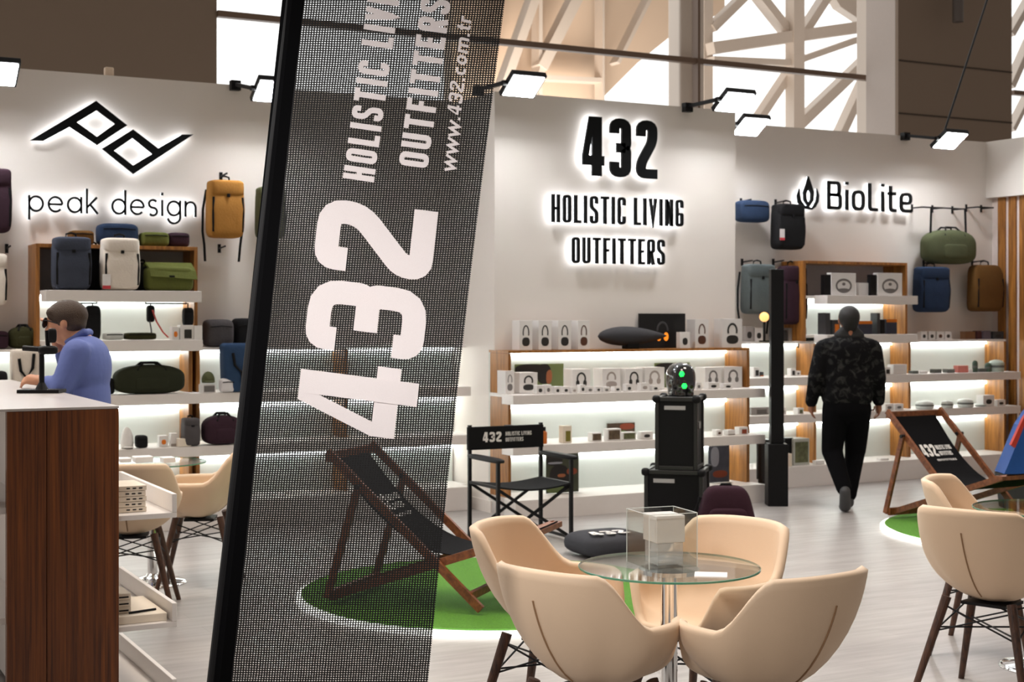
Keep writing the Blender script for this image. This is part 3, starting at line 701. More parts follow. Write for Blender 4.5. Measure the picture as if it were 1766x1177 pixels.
def cafe_table(xc, D, r, label):
    p = CW(xc, D); t = thing('cafe_table', label, 'table', (p.x, p.y, 0), 0, 'round glass cafe tables with chrome pedestals')
    m = mat('table_glass', (.80,.86,.84), .02, trans=.0, noise=.0, spec=.9)
    if not m.get('g'):
        n = m.node_tree; b = n.nodes['Principled BSDF']; tr = n.nodes.new('ShaderNodeBsdfTransparent'); tr.inputs[0].default_value = (.93,.95,.94,1)
        mx = n.nodes.new('ShaderNodeMixShader'); fr = facing(n, 3.2, .62)
        gl = n.nodes.new('ShaderNodeBsdfGlossy'); gl.inputs['Roughness'].default_value = .03
        n.links.new(fr.outputs[0], mx.inputs[0]); n.links.new(tr.outputs[0], mx.inputs[1]); n.links.new(gl.outputs[0], mx.inputs[2]); n.links.new(mx.outputs[0], n.nodes['Material Output'].inputs[0]); m['g'] = 1
    bm = NB(); bm_lathe(bm, [(0,.7405),(r-.003,.7405),(r-.003,.7495),(0,.7495)], p, 96); obj('glass_top', bm, m, t)
    bm = NB()
    bm_lathe(bm, [(r-.0028,.741),(r,.742),(r,.748),(r-.0028,.749)], p, 96, caps=False); obj('glass_edge', bm, mat('green_glass_edge', srgb(70,128,104), .15, noise=.02), t)
    bm = NB(); bm_lathe(bm, [(0,.725),(.11,.725),(.11,.74),(0,.74)], p, 32); bm_cyl(bm, p+Vector((0,0,.03)), p+Vector((0,0,.73)), .03, n=28); obj('column', bm, CHROME, t, smooth=False)
    bm = NB(); bm_lathe(bm, [(0,0),(.21,0),(.21,.006),(.19,.016),(.10,.028),(.04,.045),(.03,.06),(0,.06)], p, 48); obj('base', bm, CHROME, t, smooth=True)
    return p
T1 = cafe_table((1154-HX)/F*5.22, 5.22, .327, 'round glass cafe table with acrylic boxes in the foreground')
T2 = cafe_table(2.50, 6.8, .327, 'round glass cafe table cut by the right photo edge')
T3 = cafe_table(-2.22, 8.95, .327, 'round glass cafe table behind the counter at the left')
chair(.27, 4.82, .40, .42, 'cream tub chair seen from behind, left in front of the nearest glass table')
chair(.835, 4.76, -.38, .50, 'cream tub chair seen from behind, right in front of the nearest glass table')
chair(.16, 5.60, .60, -.28, 'cream tub chair at the far left of the nearest glass table, its inside visible')
chair(.745, 5.58, -.42, -.42, 'cream tub chair beyond the nearest glass table, facing the camera')
chair(2.07, 6.25, .42, .45, 'cream tub chair seen from behind at the right hand glass table')
chair(2.35, 7.15, .55, -.30, 'cream tub chair beyond the right hand glass table, its inside visible')
chair(-2.15, 8.15, -.08, .5, 'cream tub chair seen from behind, partly hidden by the counter trays')
chair(-1.90, 8.85, -.5, -.05, 'cream tub chair in side view just left of the banner pole')
# acrylic boxes
ACR = mat('clear_acrylic', (.95,.97,.97), .02)
n = ACR.node_tree; tr = n.nodes.new('ShaderNodeBsdfTransparent'); tr.inputs[0].default_value = (.93,.94,.93,1); mx = n.nodes.new('ShaderNodeMixShader'); fr = facing(n, 3.0, .35)
gl = n.nodes.new('ShaderNodeBsdfGlossy'); gl.inputs['Roughness'].default_value = .03
n.links.new(fr.outputs[0], mx.inputs[0]); n.links.new(tr.outputs[0], mx.inputs[1]); n.links.new(gl.outputs[0], mx.inputs[2]); n.links.new(mx.outputs[0], n.nodes['Material Output'].inputs[0])
ACE = mat('acrylic_edge', (.62,.66,.63), .2)
def acrylic(label, c, rz, w, d, z0, h, frost=None):
    t = thing('acrylic_box', label, 'display box', (c.x, c.y, z0), rz)
    th = .003
    bm = NB(); bm_box(bm, (-w/2,-d/2,0), (w/2,-d/2+th,h)); bm_box(bm, (-w/2,d/2-th,0), (w/2,d/2,h)); bm_box(bm, (-w/2,-d/2+th,0), (-w/2+th,d/2-th,h)); bm_box(bm, (w/2-th,-d/2+th,0), (w/2,d/2-th,h)); bm_box(bm, (-w/2+th,-d/2+th,0), (w/2-th,d/2-th,th))
    obj('wall_panels', bm, ACR, t, local=True)
    bm = NB()
    for a, b in (((-1,-1),(1,-1)),((1,-1),(1,1)),((1,1),(-1,1)),((-1,1),(-1,-1))):
        p0 = Vector((a[0]*w/2,a[1]*d/2,h+.0012)); p1 = Vector((b[0]*w/2,b[1]*d/2,h+.0012)); bm_beam(bm, p0, p1, .003, .002)
        bm_beam(bm, p0, Vector((p0.x,p0.y,0)), .0022, .0022)
    obj('edges', bm, ACE, t, local=True)
    return t
ac = PD(1141, 960, 5.26); acz = .7496
acrylic('large clear acrylic box standing on the nearest glass table', ac, -A+.35, .19, .19, acz, .192)
WAT = mat('clear_block', (.86,.87,.87), .08, noise=.02)
n = WAT.node_tree; tr = n.nodes.new('ShaderNodeBsdfTransparent'); tr.inputs[0].default_value = (.9,.9,.9,1); mx = n.nodes.new('ShaderNodeMixShader'); mx.inputs[0].default_value = .30
n.links.new(tr.outputs[0], mx.inputs[1]); n.links.new(n.nodes['Principled BSDF'].outputs[0], mx.inputs[2]); n.links.new(mx.outputs[0], n.nodes['Material Output'].inputs[0])
q = PD(1145, 960, 5.26)
bm = NB(); bm_box(bm, (-.052,-.052,0), (.052,.052,.08), .003); bmesh.ops.transform(bm, matrix=Matrix.Translation((q.x,q.y,acz+.0035)) @ Matrix.Rotation(-A+.35,4,'Z'), verts=bm.verts[:])
tag(obj('clear_block', bm, WAT), 'solid clear block at the bottom inside the large acrylic box', 'display block')
bm = NB(); bm_box(bm, (-.057,-.057,0), (.057,.057,.098), .003); bmesh.ops.transform(bm, matrix=Matrix.Translation((q.x,q.y,acz+.084)) @ Matrix.Rotation(-A+.35,4,'Z'), verts=bm.verts[:])
FR = mat('frosted_acrylic', (.74,.71,.68), .35, noise=.02)
n = FR.node_tree; tr = n.nodes.new('ShaderNodeBsdfTransparent'); mx = n.nodes.new('ShaderNodeMixShader'); mx.inputs[0].default_value = .8
n.links.new(tr.outputs[0], mx.inputs[1]); n.links.new(n.nodes['Principled BSDF'].outputs[0], mx.inputs[2]); n.links.new(mx.outputs[0], n.nodes['Material Output'].inputs[0])
tag(obj('white_display_cube', bm, FR), 'frosted white cube on the clear block inside the acrylic box', 'display block')
q = PZ(1226, 993, .7496); bm = NB(); bm_box(bm, (-.056,-.045,0), (.056,.045,.004)); bmesh.ops.transform(bm, matrix=Matrix.Translation((q.x,q.y,.7497)) @ Matrix.Rotation(-A-.15,4,'Z'), verts=bm.verts[:]); tag(obj('card', bm, mat('white_card', (.85,.83,.82), .6)), 'white card lying on the nearest glass table', 'card')
# items on far left table
for px, w_, h_, lb in ((246,.11,.035,'flat white box on the left rear glass table, nearer its middle'),(289,.075,.03,'small white box on the left rear glass table, at its right side'),(214,.07,.025,'small white box on the left rear glass table, beside the counter edge')):
    q = PZ(px, 797, .75); bm = NB(); bm_box(bm, (q.x-w_/2, q.y-.05, .7497), (q.x+w_/2, q.y+.05, .7497+h_), .003); tag(obj('small_box', bm, mat('white_card', (.85,.83,.82), .6)), lb, 'box')
# ---------------------------------------------------------------- director's chair
fr_ = CW(.432, 10.6); x1 = fr_.x; y0 = fr_.y; x0 = x1-.60; y1 = y0+.46
t = thing('directors_chair', 'black folding directors chair with printed back left of the glass table', 'chair', ((x0+x1)/2, (y0+y1)/2, 0))
for x in (x0, x1):
    for y in (y0, y1):
        top = .84 if y == y1 else .60
        bm = NB(); bm_beam(bm, (x, y, 0), (x, y, top), .024, .024); obj('leg', bm, BLACKM, t)
    bm = NB(); bm_ell(bm, (x, (y0+y1)/2-.03, .615), (.035,.27,.018), .5); obj('armrest', bm, BLACK, t, smooth=True)
    for zz in (.03, .42):
        bm = NB(); bm_beam(bm, (x, y0, zz), (x, y1, zz), .02, .02); obj('side_bar', bm, BLACKM, t)
for y in (y0+.015, y1-.015):
    for a_, b_ in (((x0,.03),(x1,.41)),((x1,.03),(x0,.41))):
        bm = NB(); bm_beam(bm, (a_[0], y+(.006 if a_[0]==x0 else -.006), a_[1]), (b_[0], y+(.006 if a_[0]==x0 else -.006), b_[1]), .012, .022); obj('cross_brace', bm, BLACKM, t)
bm = NB()
for i in range(9):
    pass
g = []
for i in range(13):
    s = i/12; z = .43-.03*math.sin(math.pi*s); xx = x0+(x1-x0)*s
    g.append([bm.verts.new((xx, y, zz)) for y, zz in ((y0-.01,z),(y1+.01,z),(y1+.01,z-.012),(y0-.01,z-.012))])
for a_, b_ in zip(g, g[1:]):
    for k_ in range(4): bm.faces.new((a_[k_], a_[(k_+1)%4], b_[(k_+1)%4], b_[k_]))
bm.faces.new(g[0]); bm.faces.new(g[-1][::-1]); obj('canvas_seat', bm, FABK, t)
bm = NB(); bm_box(bm, (x0-.016, y1-.018, .655), (x1+.016, y1+.020, .825), .004); bk = obj('canvas_back', bm, FABK, t)
def put_dc(glyphs, wd, st, u0, z0, wid, hgt):
    bm = NB()
    for ch, s_ in glyphs:
        for p, cl in s_: bm_ribbon(bm, p, cl, st, lambda u, v, d: Vector((u0+u*wid/wd, y1-.0185-d, z0+v*hgt)), 0, .0015)
    obj('printed_lettering', bm, PRINT, bk)
g1, w1 = line_block('432', .2, .5, .12); put_dc(g1, w1, .2, x0+.10, .71, .155, .075)
g2, w2 = line_block('HOLISTIC LIVING', .14, .42, .14, .3); put_dc(g2, w2, .14, x0+.29, .752, .22, .03)
g3, w3 = line_block('OUTFITTERS', .14, .42, .14, .3); put_dc(g3, w3, .14, x0+.29, .708, .15, .03)
# ---------------------------------------------------------------- black transport boxes with domed helmet
def crate(label, px0, px1, pxs, D, z0, z1, depth):
    a = CW((px0-HX)/F*D, D); b = CW((px1-HX)/F*D, D)
    # front face turned to face the camera slightly
    u = (b-a); wd = u.length; u.normalize(); nrm = Vector((-u.y, u.x, 0)); 
    t = thing('transport_box', label, 'box', (a+b)/2+Vector((0,0,z0)), math.atan2(u.y, u.x)-.26, 'stacked black transport boxes')
    bm = NB(); bm_box(bm, (-wd/2+.015, .015, .012), (wd/2-.015, depth-.015, z1-z0-.012), .01); obj('body', bm, BLACK, t, local=True)
    bm = NB()
    for x in (-wd/2, wd/2-.03):
        for y in (0, depth-.03): bm_box(bm, (x, y, 0), (x+.03, y+.03, z1-z0), .006)
    for y in (0, depth-.03):
        for z in (0, z1-z0-.03): bm_box(bm, (-wd/2+.03, y, z), (wd/2-.03, y+.03, z+.03), .004)
    for x in (-wd/2, wd/2-.03):
        for z in (0, z1-z0-.03): bm_box(bm, (x, .03, z), (x+.03, depth-.03, z+.03), .004)
    obj('edge_frame', bm, mat('black_edge', (.02,.02,.02), .35), t, local=True)
    for x in (-wd/2+.01, wd/2-.01):
        for y in (.01, depth-.01):
            bm = NB(); bm_ell(bm, (x, y, z1-z0-.015), (.033,.033,.03), .8, seg=12, rings=8); obj('corner_cap', bm, BLACK, t, smooth=True, local=True)
    bm = NB(); bm_box(bm, (-wd/2+.07, .010, z1-z0-.095), (-wd/2+.23, .0145, z1-z0-.065)); obj('name_plate', bm, mat('grey_label', (.5,.5,.5), .5), t, local=True)
    bm = NB(); bm_box(bm, (wd/2-.016, depth*.35, (z1-z0)*.55), (wd/2-.006, depth*.65, (z1-z0)*.65), .004); obj('handle', bm, mat('dark_handle', (.05,.05,.05), .35), t, local=True)
    return t, (a+b)/2+nrm*depth/2
tb, cB = crate('lower black transport box of the stack in front of the shelving', 1110, 1212, 0, 10.9, 0.0, .485, .42)
tb, cT = crate('upper black transport box of the stack, under the helmet with green lights', 1129, 1203, 0, 10.92, .486, 1.035, .38)
hc = PD(1174, 655, 11.05); t = thing('helmet', 'glossy black domed helmet with two green lights on the box stack', 'helmet', (hc.x, hc.y, 1.036))
GLB = mat('gloss_black', (.01,.01,.012), .12, coat=1)
bm = NB(); bm_ell(bm, (hc.x, hc.y, 1.165), (.105,.125,.13), .9, e2=.8); bm_cyl(bm, (hc.x, hc.y, 1.036), (hc.x, hc.y, 1.09), .10, .10, 24); obj('shell', bm, GLB, t, smooth=True, mods=remesh(.008, 3))
bm = NB(); bm_ell(bm, Vector((hc.x, hc.y, 1.17))-fv*.02, (.085,.098,.09), .9); obj('visor', bm, mat('smoke_visor', (.02,.015,.012), .08, coat=1), t, smooth=True)
for dx, dz in ((-.012,.047),(.012,-.058)):
    bm = NB(); q = Vector((hc.x, hc.y, 1.17))-fv*.118+wv*(dx*.8+.004)+Vector((0,0,dz*.85)); 
    for k_ in range(7):
        r_ = 0 if k_ == 0 else .013; bm_ell(bm, q+Vector((r_*math.cos(k_*1.047), 0, r_*math.sin(k_*1.047))), (.0085,.012,.0085), seg=8, rings=6)
    obj('green_light', bm, emis('green_led', (.01,1,.08), 3.0), t)
# ---------------------------------------------------------------- black pole, pedestal, bulb lamp
p = PZ(1339, 872, 0); t = thing('display_pole', 'tall black square pole with a thick base between the shelving and the man in black', 'pole', p)
def sq(w_, z0, z1, m, nm, dx=0):
    bm = NB(); bm_box(bm, (-w_/2+dx,-w_/2,z0), (w_/2+dx,w_/2,z1), .006); bmesh.ops.transform(bm, matrix=Matrix.Translation((p.x,p.y,0)) @ Matrix.Rotation(-A,4,'Z'), verts=bm.verts[:]); obj(nm, bm, m, t)
sq(.175, 0, .54, BLACK, 'base_box'); sq(.112, .541, 2.055, BLACK, 'pole')
q = PY(1304, 840, 10.72); bm = NB(); bm_cyl(bm, (q.x+.02, 10.62, .162), (q.x+.02, 10.62, .525), .075, n=24); bm_cyl(bm, (q.x+.02, 10.62, .0), (q.x+.02, 10.62, .16), .06, n=24)
tag(obj('black_cylinder', bm, mat('satin_black', (.015,.015,.016), .3)), 'black cylinder speaker at the right end of the central shelving plinth', 'speaker')
q = PY(1318, 547, 11.1); t = thing('bulb_lamp', 'glowing warm globe bulb lamp beside the black pole', 'lamp', (q.x, q.y, 1.40))
bm = NB(); bm_ell(bm, (q.x, q.y, q.z), (.046,.046,.046)); obj('bulb', bm, emis('warm_bulb', (1,.52,.17), 1.35), t, smooth=True)
bm = NB(); bm_cyl(bm, (q.x, q.y, 1.40), (q.x, q.y, q.z-.046), .012); bm_cyl(bm, (q.x, q.y, 1.40), (q.x, q.y, 1.415), .05); obj('lamp_stand', bm, BLACKM, t)
# blue and red tent piece at right edge
q = PZ(1755, 835, 0); t = thing('camping_tent', 'blue and red folded camping tent at the right photo edge', 'tent', q)
bm = NB(); b0 = q+Vector((0,0,.0))
def tri(pts, th, m, nm):
    bm = NB(); W_ = [PD(x, y, 12.3) for x, y in pts]; o_ = [bm.verts.new(v) for v in W_]; e_ = [bm.verts.new(v+fv*th) for v in W_]
    bm.faces.new(o_); bm.faces.new(e_[::-1]); k_ = len(o_)
    for i in range(k_): bm.faces.new((o_[i], o_[(i+1)%k_], e_[(i+1)%k_], e_[i]))
    obj(nm, bm, m, t)
tri([(1732,818),(1766,735),(1790,700),(1810,818)], .25, mat('blue_nylon', srgb(16,72,148), .7, bump=.2), 'blue_panel')
tri([(1744,768),(1751,773),(1768,732),(1790,698),(1784,694),(1765,722)], .05, mat('red_nylon', srgb(190,50,34), .7, bump=.2), 'red_edge')
tri([(1732,819),(1810,819),(1810,880),(1740,880)], .25, mat('dark_base', (.02,.02,.02), .7), 'stand')
# maroon backpack on the floor is built with the bags
# ---------------------------------------------------------------- tilted mesh banner
BD = 4.2
def BW(px, py, d=0): return PD(px, py, BD-d)
foot = BW(326, 1528); foot.z = 0
t = thing('feather_banner', 'tall tilted black mesh banner with large white 432 lettering in the foreground', 'banner', foot)
MESH = bpy.data.materials.new('woven_banner_mesh'); MESH.use_nodes = True; n = MESH.node_tree; b = n.nodes['Principled BSDF']
b.inputs['Base Color'].default_value = (.009,.0088,.0088,1); b.inputs['Roughness'].default_value = .7; b.inputs['Specular IOR Level'].default_value = .2
tcn = n.nodes.new('ShaderNodeTexCoord'); sp = n.nodes.new('ShaderNodeSeparateXYZ'); n.links.new(tcn.outputs['UV'], sp.inputs[0])
def math_(op, a=None, b_=None, v=None):
    x = n.nodes.new('ShaderNodeMath'); x.operation = op
    if a is not None: n.links.new(a, x.inputs[0])
    if b_ is not None: n.links.new(b_, x.inputs[1])
    if v is not None: x.inputs[1].default_value = v
    return x.outputs[0]
wn = n.nodes.new('ShaderNodeTexNoise'); wn.inputs['Scale'].default_value = 9; n.links.new(tcn.outputs['UV'], wn.inputs['Vector'])
wob = math_('MULTIPLY', wn.outputs['Fac'], v=5.0)
KU, KV = 2*math.pi/.0078, 2*math.pi/.0066
su = math_('SINE', math_('ADD', math_('MULTIPLY', sp.outputs['X'], v=KU), wob)); sv = math_('SINE', math_('ADD', math_('MULTIPLY', sp.outputs['Y'], v=KV), wob))
fn_ = n.nodes.new('ShaderNodeTexNoise'); fn_.inputs['Scale'].default_value = 190; n.links.new(tcn.outputs['UV'], fn_.inputs['Vector'])
thr = math_('ADD', math_('MULTIPLY', fn_.outputs['Fac'], v=1.1), v=-.35)
ho = math_('MULTIPLY', math_('GREATER_THAN', su, thr), math_('GREATER_THAN', sv, thr))
alpha = math_('SUBTRACT', None, math_('MULTIPLY', ho, v=.88)); n.nodes[-1].inputs[0].default_value = 1.0
for nd in n.nodes:
    if nd.type == 'MATH' and nd.operation == 'SUBTRACT': nd.inputs[0].default_value = 1.0
n.links.new(alpha, b.inputs['Alpha'])
def sheet(name, c0, c1, m, d=0, s0=-.55, s1=1.25, nx=10, ny=60, uv=True):
    """banner coordinates: c across 0..1 (left..right), s along 0(top of frame)..1(bottom of frame)"""
    bm = NB(); ul = bm.loops.layers.uv.new('uv'); g = []
    for i in range(ny+1):
        s = s0+(s1-s0)*i/ny; row = []
        for j in range(nx+1):
            c = c0+(c1-c0)*j/nx; row.append((bm.verts.new(bpos(c, s, d)), (c*.585, s*1.99)))
        g.append(row)
    for a_, b_ in zip(g, g[1:]):
        for j in range(nx):
            q4 = (a_[j], a_[j+1], b_[j+1], b_[j]); f = bm.faces.new([x[0] for x in q4])
            for lp, x in zip(f.loops, q4): lp[ul].uv = x[1]
    me = bpy.data.meshes.new(name); bmesh.ops.translate(bm, vec=-foot, verts=bm.verts[:]); bm.to_mesh(me); bm.free(); me.materials.append(m)
    for p_ in me.polygons: p_.use_smooth = True
    o = bpy.data.objects.new(name, me); C.objects.link(o); o.parent = t; return o
def bpos(c, s, d=0):
    xl = 523-125*s; xr = 871-133*s-6*math.sin(math.pi*max(0,min(1,s)))
    wv_ = .006*math.sin(s*9+c*2)+.010*math.sin(c*5.5+s*2.2)
    return BW(xl+(xr-xl)*c, 1177*s, d+wv_*.6)
fab = sheet('mesh_fabric', 0, 1, MESH)
bm = NB()
g = []
for i in range(31):
    s = -.55+1.82*i/30
    a_ = BW(487-125*s, 1177*s, .0); b_ = BW(524-125*s, 1177*s, 0); g.append([bm.verts.new(a_-fv*.004), bm.verts.new(a_+fv*.004), bm.verts.new((a_+b_)/2+fv*.018), bm.verts.new(b_+fv*.004), bm.verts.new(b_-fv*.004), bm.verts.new((a_+b_)/2-fv*.018)])
for a_, b_ in zip(g, g[1:]):
    for k_ in range(6): bm.faces.new((a_[k_], a_[(k_+1)%6], b_[(k_+1)%6], b_[k_]))
bm.faces.new(g[0]); bm.faces.new(g[-1][::-1]); obj('pole_sleeve', bm, mat('black_sleeve', (.003,.003,.0035), .9, spec=.05), t)
bm = NB(); bm_cyl(bm, foot+Vector((0,0,.02)), BW(505+125*.62, -730), .014, .012, 12); obj('pole', bm, BLACKM, t)
bm = NB(); bm_lathe(bm, [(0,0),(.22,0),(.22,.03),(.05,.045),(.03,.12),(0,.12)], foot, 32); obj('base_plate', bm, BLACKM, t)
BPRINT = mat('white_banner_print', (.90,.85,.845), .6, noise=.10, nscale=420)
n = BPRINT.node_tree; tl = n.nodes.new('ShaderNodeBsdfTranslucent'); tl.inputs[0].default_value = (.92,.87,.865,1); mx = n.nodes.new('ShaderNodeMixShader'); mx.inputs[0].default_value = .45
n.links.new(n.nodes['Principled BSDF'].outputs[0], mx.inputs[1]); n.links.new(tl.outputs[0], mx.inputs[2]); n.links.new(mx.outputs[0], n.nodes['Material Output'].inputs[0])
def btext(glyphs, wd, stroke, O, U, V, name='printed_lettering'):
    """O pixel of text origin (baseline start), U pixel vector of full width, V pixel vector of glyph height"""
    for ch, st in glyphs:
        bm = NB()
        def fm(u, v, d):
            x = O[0]+U[0]*u/wd+V[0]*v; y = O[1]+U[1]*u/wd+V[1]*v
            s = y/1177; xl = 523-125*s; xr = 871-133*s-6*math.sin(math.pi*max(0,min(1,s))); c = (x-xl)/(xr-xl)
            return bpos(c, s, .004+d)
        for p, cl in st:
            q_ = []
            m_ = len(p)
            if cl == 2: bm_ribbon(bm, p, 2, stroke, fm, 0, .0008); continue
            for i in range(m_ if cl else m_-1):
                a_, b_ = Vector(p[i]), Vector(p[(i+1)%m_]); k_ = max(1, int((b_-a_).length/.12))
                for jj in range(k_): q_.append(tuple(a_.lerp(b_, jj/k_)))
            if not cl: q_.append(p[-1])
            bm_ribbon(bm, q_, cl, stroke, fm, 0, .0008)
        obj(name, bm, BPRINT, fab)
g1, w1 = line_block('432', .20, .60, .085)
btext(g1, w1, .20, (712,762), (44,-396), (-204,-26), 'printed_number')
g2, w2 = line_block('HOLISTIC LIVING', .17, .40, .13, .32)
btext(g2, w2, .17, (645,315), (52,-374), (-54,-8))
g3, w3 = line_block('OUTFITTERS', .17, .42, .13, .32)
btext(g3, w3, .17, (738,291), (40,-289), (-51,-7))
def webfont(s):
    T = .17; X = .72
    R = lambda p, r=.2, c=False: (rnd_path(p, r, c), c)
    D = {'w': ([R([(0,X),(.24,.02),(.45,X-.05),(.66,.02),(.9,X)],0)], .9), '.': ([([(.08,0),(.08,T)],False)], .17),
         'c': ([(arc(.28,X/2,.28-T/2,X/2-T/2,50,310,16),False)], .5), 'o': ([(arc(.29,X/2,.29-T/2,X/2-T/2,0,360,20)[:-1],True)], .58),
         'm': ([([(T/2,0),(T/2,X)],False),(rnd_path([(T/2,X-T/2),(.45,X-T/2),(.45,0)],.15),False),(rnd_path([(.45,X-T/2),(.82,X-T/2),(.82,0)],.15),False)], .9),
         't': ([R([(.16,.95),(.16,T/2),(.36,T/2)],.1),([(0,X-T/2),(.36,X-T/2)],False)], .36), 'r': ([([(T/2,0),(T/2,X)],False),(rnd_path([(T/2,X-.3),(T/2,X-T/2),(.36,X-T/2)],.15),False)], .36)}
    out = []; x = 0
    for ch in s:
        if ch in '432': st, adv = block(ch, .56, T), .56
        else: st, adv = D[ch]
        out.append((ch, [([(px+x, py) for px, py in p], cl) for p, cl in st])); x += adv+.13
    return out, x
g4, w4 = webfont('www.432.com.tr'); btext(g4, w4, .17, (784,297), (30,-270), (-24,-6))
# ---------------------------------------------------------------- people
SKIN = mat('skin', srgb(196,142,112), .55, noise=.04); SKIN2 = mat('skin_tan', srgb(150,98,72), .55, noise=.04)
def person(label, loc, rz): return thing('person', label, 'person', loc, rz)
def pl(name, parts, m, parent, vox=.012, it=5, local=True, extra=None):
    bm = NB()
    for p in parts:
        if p[0] == 'c': bm_cap(bm, p[1], p[2], p[3], p[4])
        else: bm_ell(bm, p[1], p[2], p[3] if len(p) > 3 else 1, Matrix.Rotation(math.radians(p[4]), 3, 'Y') if len(p) > 4 else None)
    return obj(name, bm, m, parent, smooth=True, local=local, mods=remesh(vox, it))
def hand(parts, wrist, d, side, palmn, curl=.5, s=1.0):
    """adds palm and five separate fingers. d: direction of the palm, side: across towards the thumb, palmn: palm normal (fingers curl towards it)"""
    w_ = Vector(wrist); d = Vector(d).normalized(); side = Vector(side).normalized(); pn = Vector(palmn).normalized()
    parts.append(('c', w_, w_+d*.075*s, .026*s, .030*s)); parts.append(('c', w_+d*.03*s+side*.012, w_+d*.085*s+side*.022*s, .020*s, .014*s)); parts.append(('c', w_+d*.03*s-side*.012, w_+d*.08*s-side*.026*s, .020*s, .013*s))
    for i, (off, ln) in enumerate(((.030,.070),(.010,.078),(-.011,.073),(-.031,.057))):
        b = w_+d*.088*s+side*off*s; k1 = (d*math.cos(curl*.6)+pn*math.sin(curl*.6)); k2 = (d*math.cos(curl*1.6)+pn*math.sin(curl*1.6))
        m_ = b+k1*ln*.5*s; parts.append(('c', b, m_, .0095*s, .0088*s)); parts.append(('c', m_, m_+k2*ln*.5*s, .0088*s, .0072*s))
    b = w_+d*.03*s+side*.03*s; m_ = b+(d*.6+side*.7+pn*.25).normalized()*.04*s; parts.append(('c', b, m_, .0125*s, .0105*s)); parts.append(('c', m_, m_+(d*.9+side*.2+pn*.35).normalized()*.034*s, .010*s, .0085*s))
# man in black jacket walking away
pt = CW((1460-HX)/F*12.3, 12.3); t = person('man seen from behind walking away in patterned black jacket and black trousers', pt, -A)
E = []
E += [('e',(.022,.02,1.625),(.076,.096,.112)),('e',(.022,.055,1.575),(.055,.06,.055)),('c',(.02,.0,1.46),(.022,.0,1.57),.062,.058),('e',(-.058,.015,1.61),(.012,.02,.032)),('e',(.102,.015,1.61),(.012,.02,.032)),('e',(.022,.118,1.605),(.013,.02,.022))]
E += [('e',(.01,.02,1.25),(.16,.11,.26)),('e',(0,.02,.98),(.165,.12,.14)),('c',(-.17,.0,1.38),(-.255,-.02,1.12),.052,.042),('c',(-.255,-.02,1.12),(-.285,.06,.92),.040,.026),('c',(.19,.0,1.38),(.245,-.03,1.12),.052,.042),('c',(.245,-.03,1.12),(.282,.05,.93),.040,.026)]
E += [('c',(-.09,.0,.92),(-.115,.06,.50),.085,.058),('c',(-.115,.06,.50),(-.055,-.17,.18),.055,.038),('c',(.09,.0,.92),(.105,.14,.50),.085,.058),('c',(.105,.14,.50),(.045,.12,.10),.055,.038)]
hand(E, (-.285,.06,.925), (-.02,.06,-1), (.1,1,0), (1,0,0), .5); hand(E, (.282,.05,.925), (.04,.06,-1), (-.1,1,0), (-1,0,0), .5)
pl('body', E, SKIN2, t, .009, 3)
pl('hair', [('e',(.022,.0,1.640),(.090,.102,.100)),('c',(.0,-.045,1.60),(.0,-.03,1.535),.045,.035),('c',(.045,-.045,1.60),(.045,-.03,1.535),.045,.035)], mat('black_hair', (.010,.009,.009), .6, bump=.5, bscale=300), t, .010, 3)
JK = mat('camo_jacket_black', (.016,.016,.017), .9, spec=.12)
n = JK.node_tree; b = n.nodes['Principled BSDF']; tcj = n.nodes.new('ShaderNodeTexCoord'); vo = n.nodes.new('ShaderNodeTexNoise'); vo.inputs['Scale'].default_value = 17; vo.inputs['Detail'].default_value = 3; vo.inputs['Distortion'].default_value = .8
cr = n.nodes.new('ShaderNodeValToRGB'); cr.color_ramp.elements[0].position = .50; cr.color_ramp.elements[0].color = (.005,.005,.006,1); cr.color_ramp.elements[1].position = .66; cr.color_ramp.elements[1].color = (.034,.034,.033,1)
n.links.new(tcj.outputs['Object'], vo.inputs['Vector']); n.links.new(vo.outputs['Fac'], cr.inputs[0]); n.links.new(cr.outputs[0], b.inputs['Base Color'])
J = [('e',(.012,.01,1.28),(.225,.145,.20),.75),('e',(.01,.01,1.12),(.225,.145,.22),.75),('e',(.005,.01,.98),(.212,.145,.115),.65),('e',(-.14,.0,1.395),(.105,.09,.07)),('e',(.165,.0,1.395),(.105,.09,.07)),('c',(-.10,.0,1.42),(.13,.0,1.42),.06,.06),
     ('c',(-.19,.0,1.365),(-.262,-.02,1.12),.088,.074),('c',(-.262,-.02,1.12),(-.287,.055,.92),.070,.054),('c',(.215,.0,1.365),(.256,-.03,1.12),.088,.074),('c',(.256,-.03,1.12),(.284,.045,.93),.070,.054)]
jk = pl('jacket', J, JK, t, .012, 5)
pl('collar', [('c',(-.045,.0,1.475),(.09,.0,1.475),.062,.062),('c',(-.025,-.005,1.51),(.068,-.005,1.51),.052,.052)], mat('jacket_collar', (.010,.010,.011), .8), jk, .01, 3)
pl('trousers', [('e',(.0,.01,.88),(.198,.14,.14),.8),('c',(-.09,.0,.86),(-.110,.06,.50),.118,.092),('c',(-.110,.06,.50),(-.057,-.15,.205),.088,.066),('c',(.095,.0,.86),(.108,.14,.50),.118,.092),('c',(.108,.14,.50),(.05,.125,.12),.088,.066)], mat('black_trousers', (.004,.004,.005), .95, spec=.08), t, .012, 5)
SH = mat('grey_shoe', (.055,.055,.058), .6)
pl('shoe', [('c',(-.058,-.195,.185),(-.045,-.145,.055),.045,.05),('e',(-.045,-.12,.045),(.045,.075,.043))], SH, t, .008, 3)
pl('shoe', [('e',(.045,.19,.045),(.046,.13,.044)),('c',(.045,.11,.05),(.045,.11,.085),.045,.042)], SH, t, .008, 3)
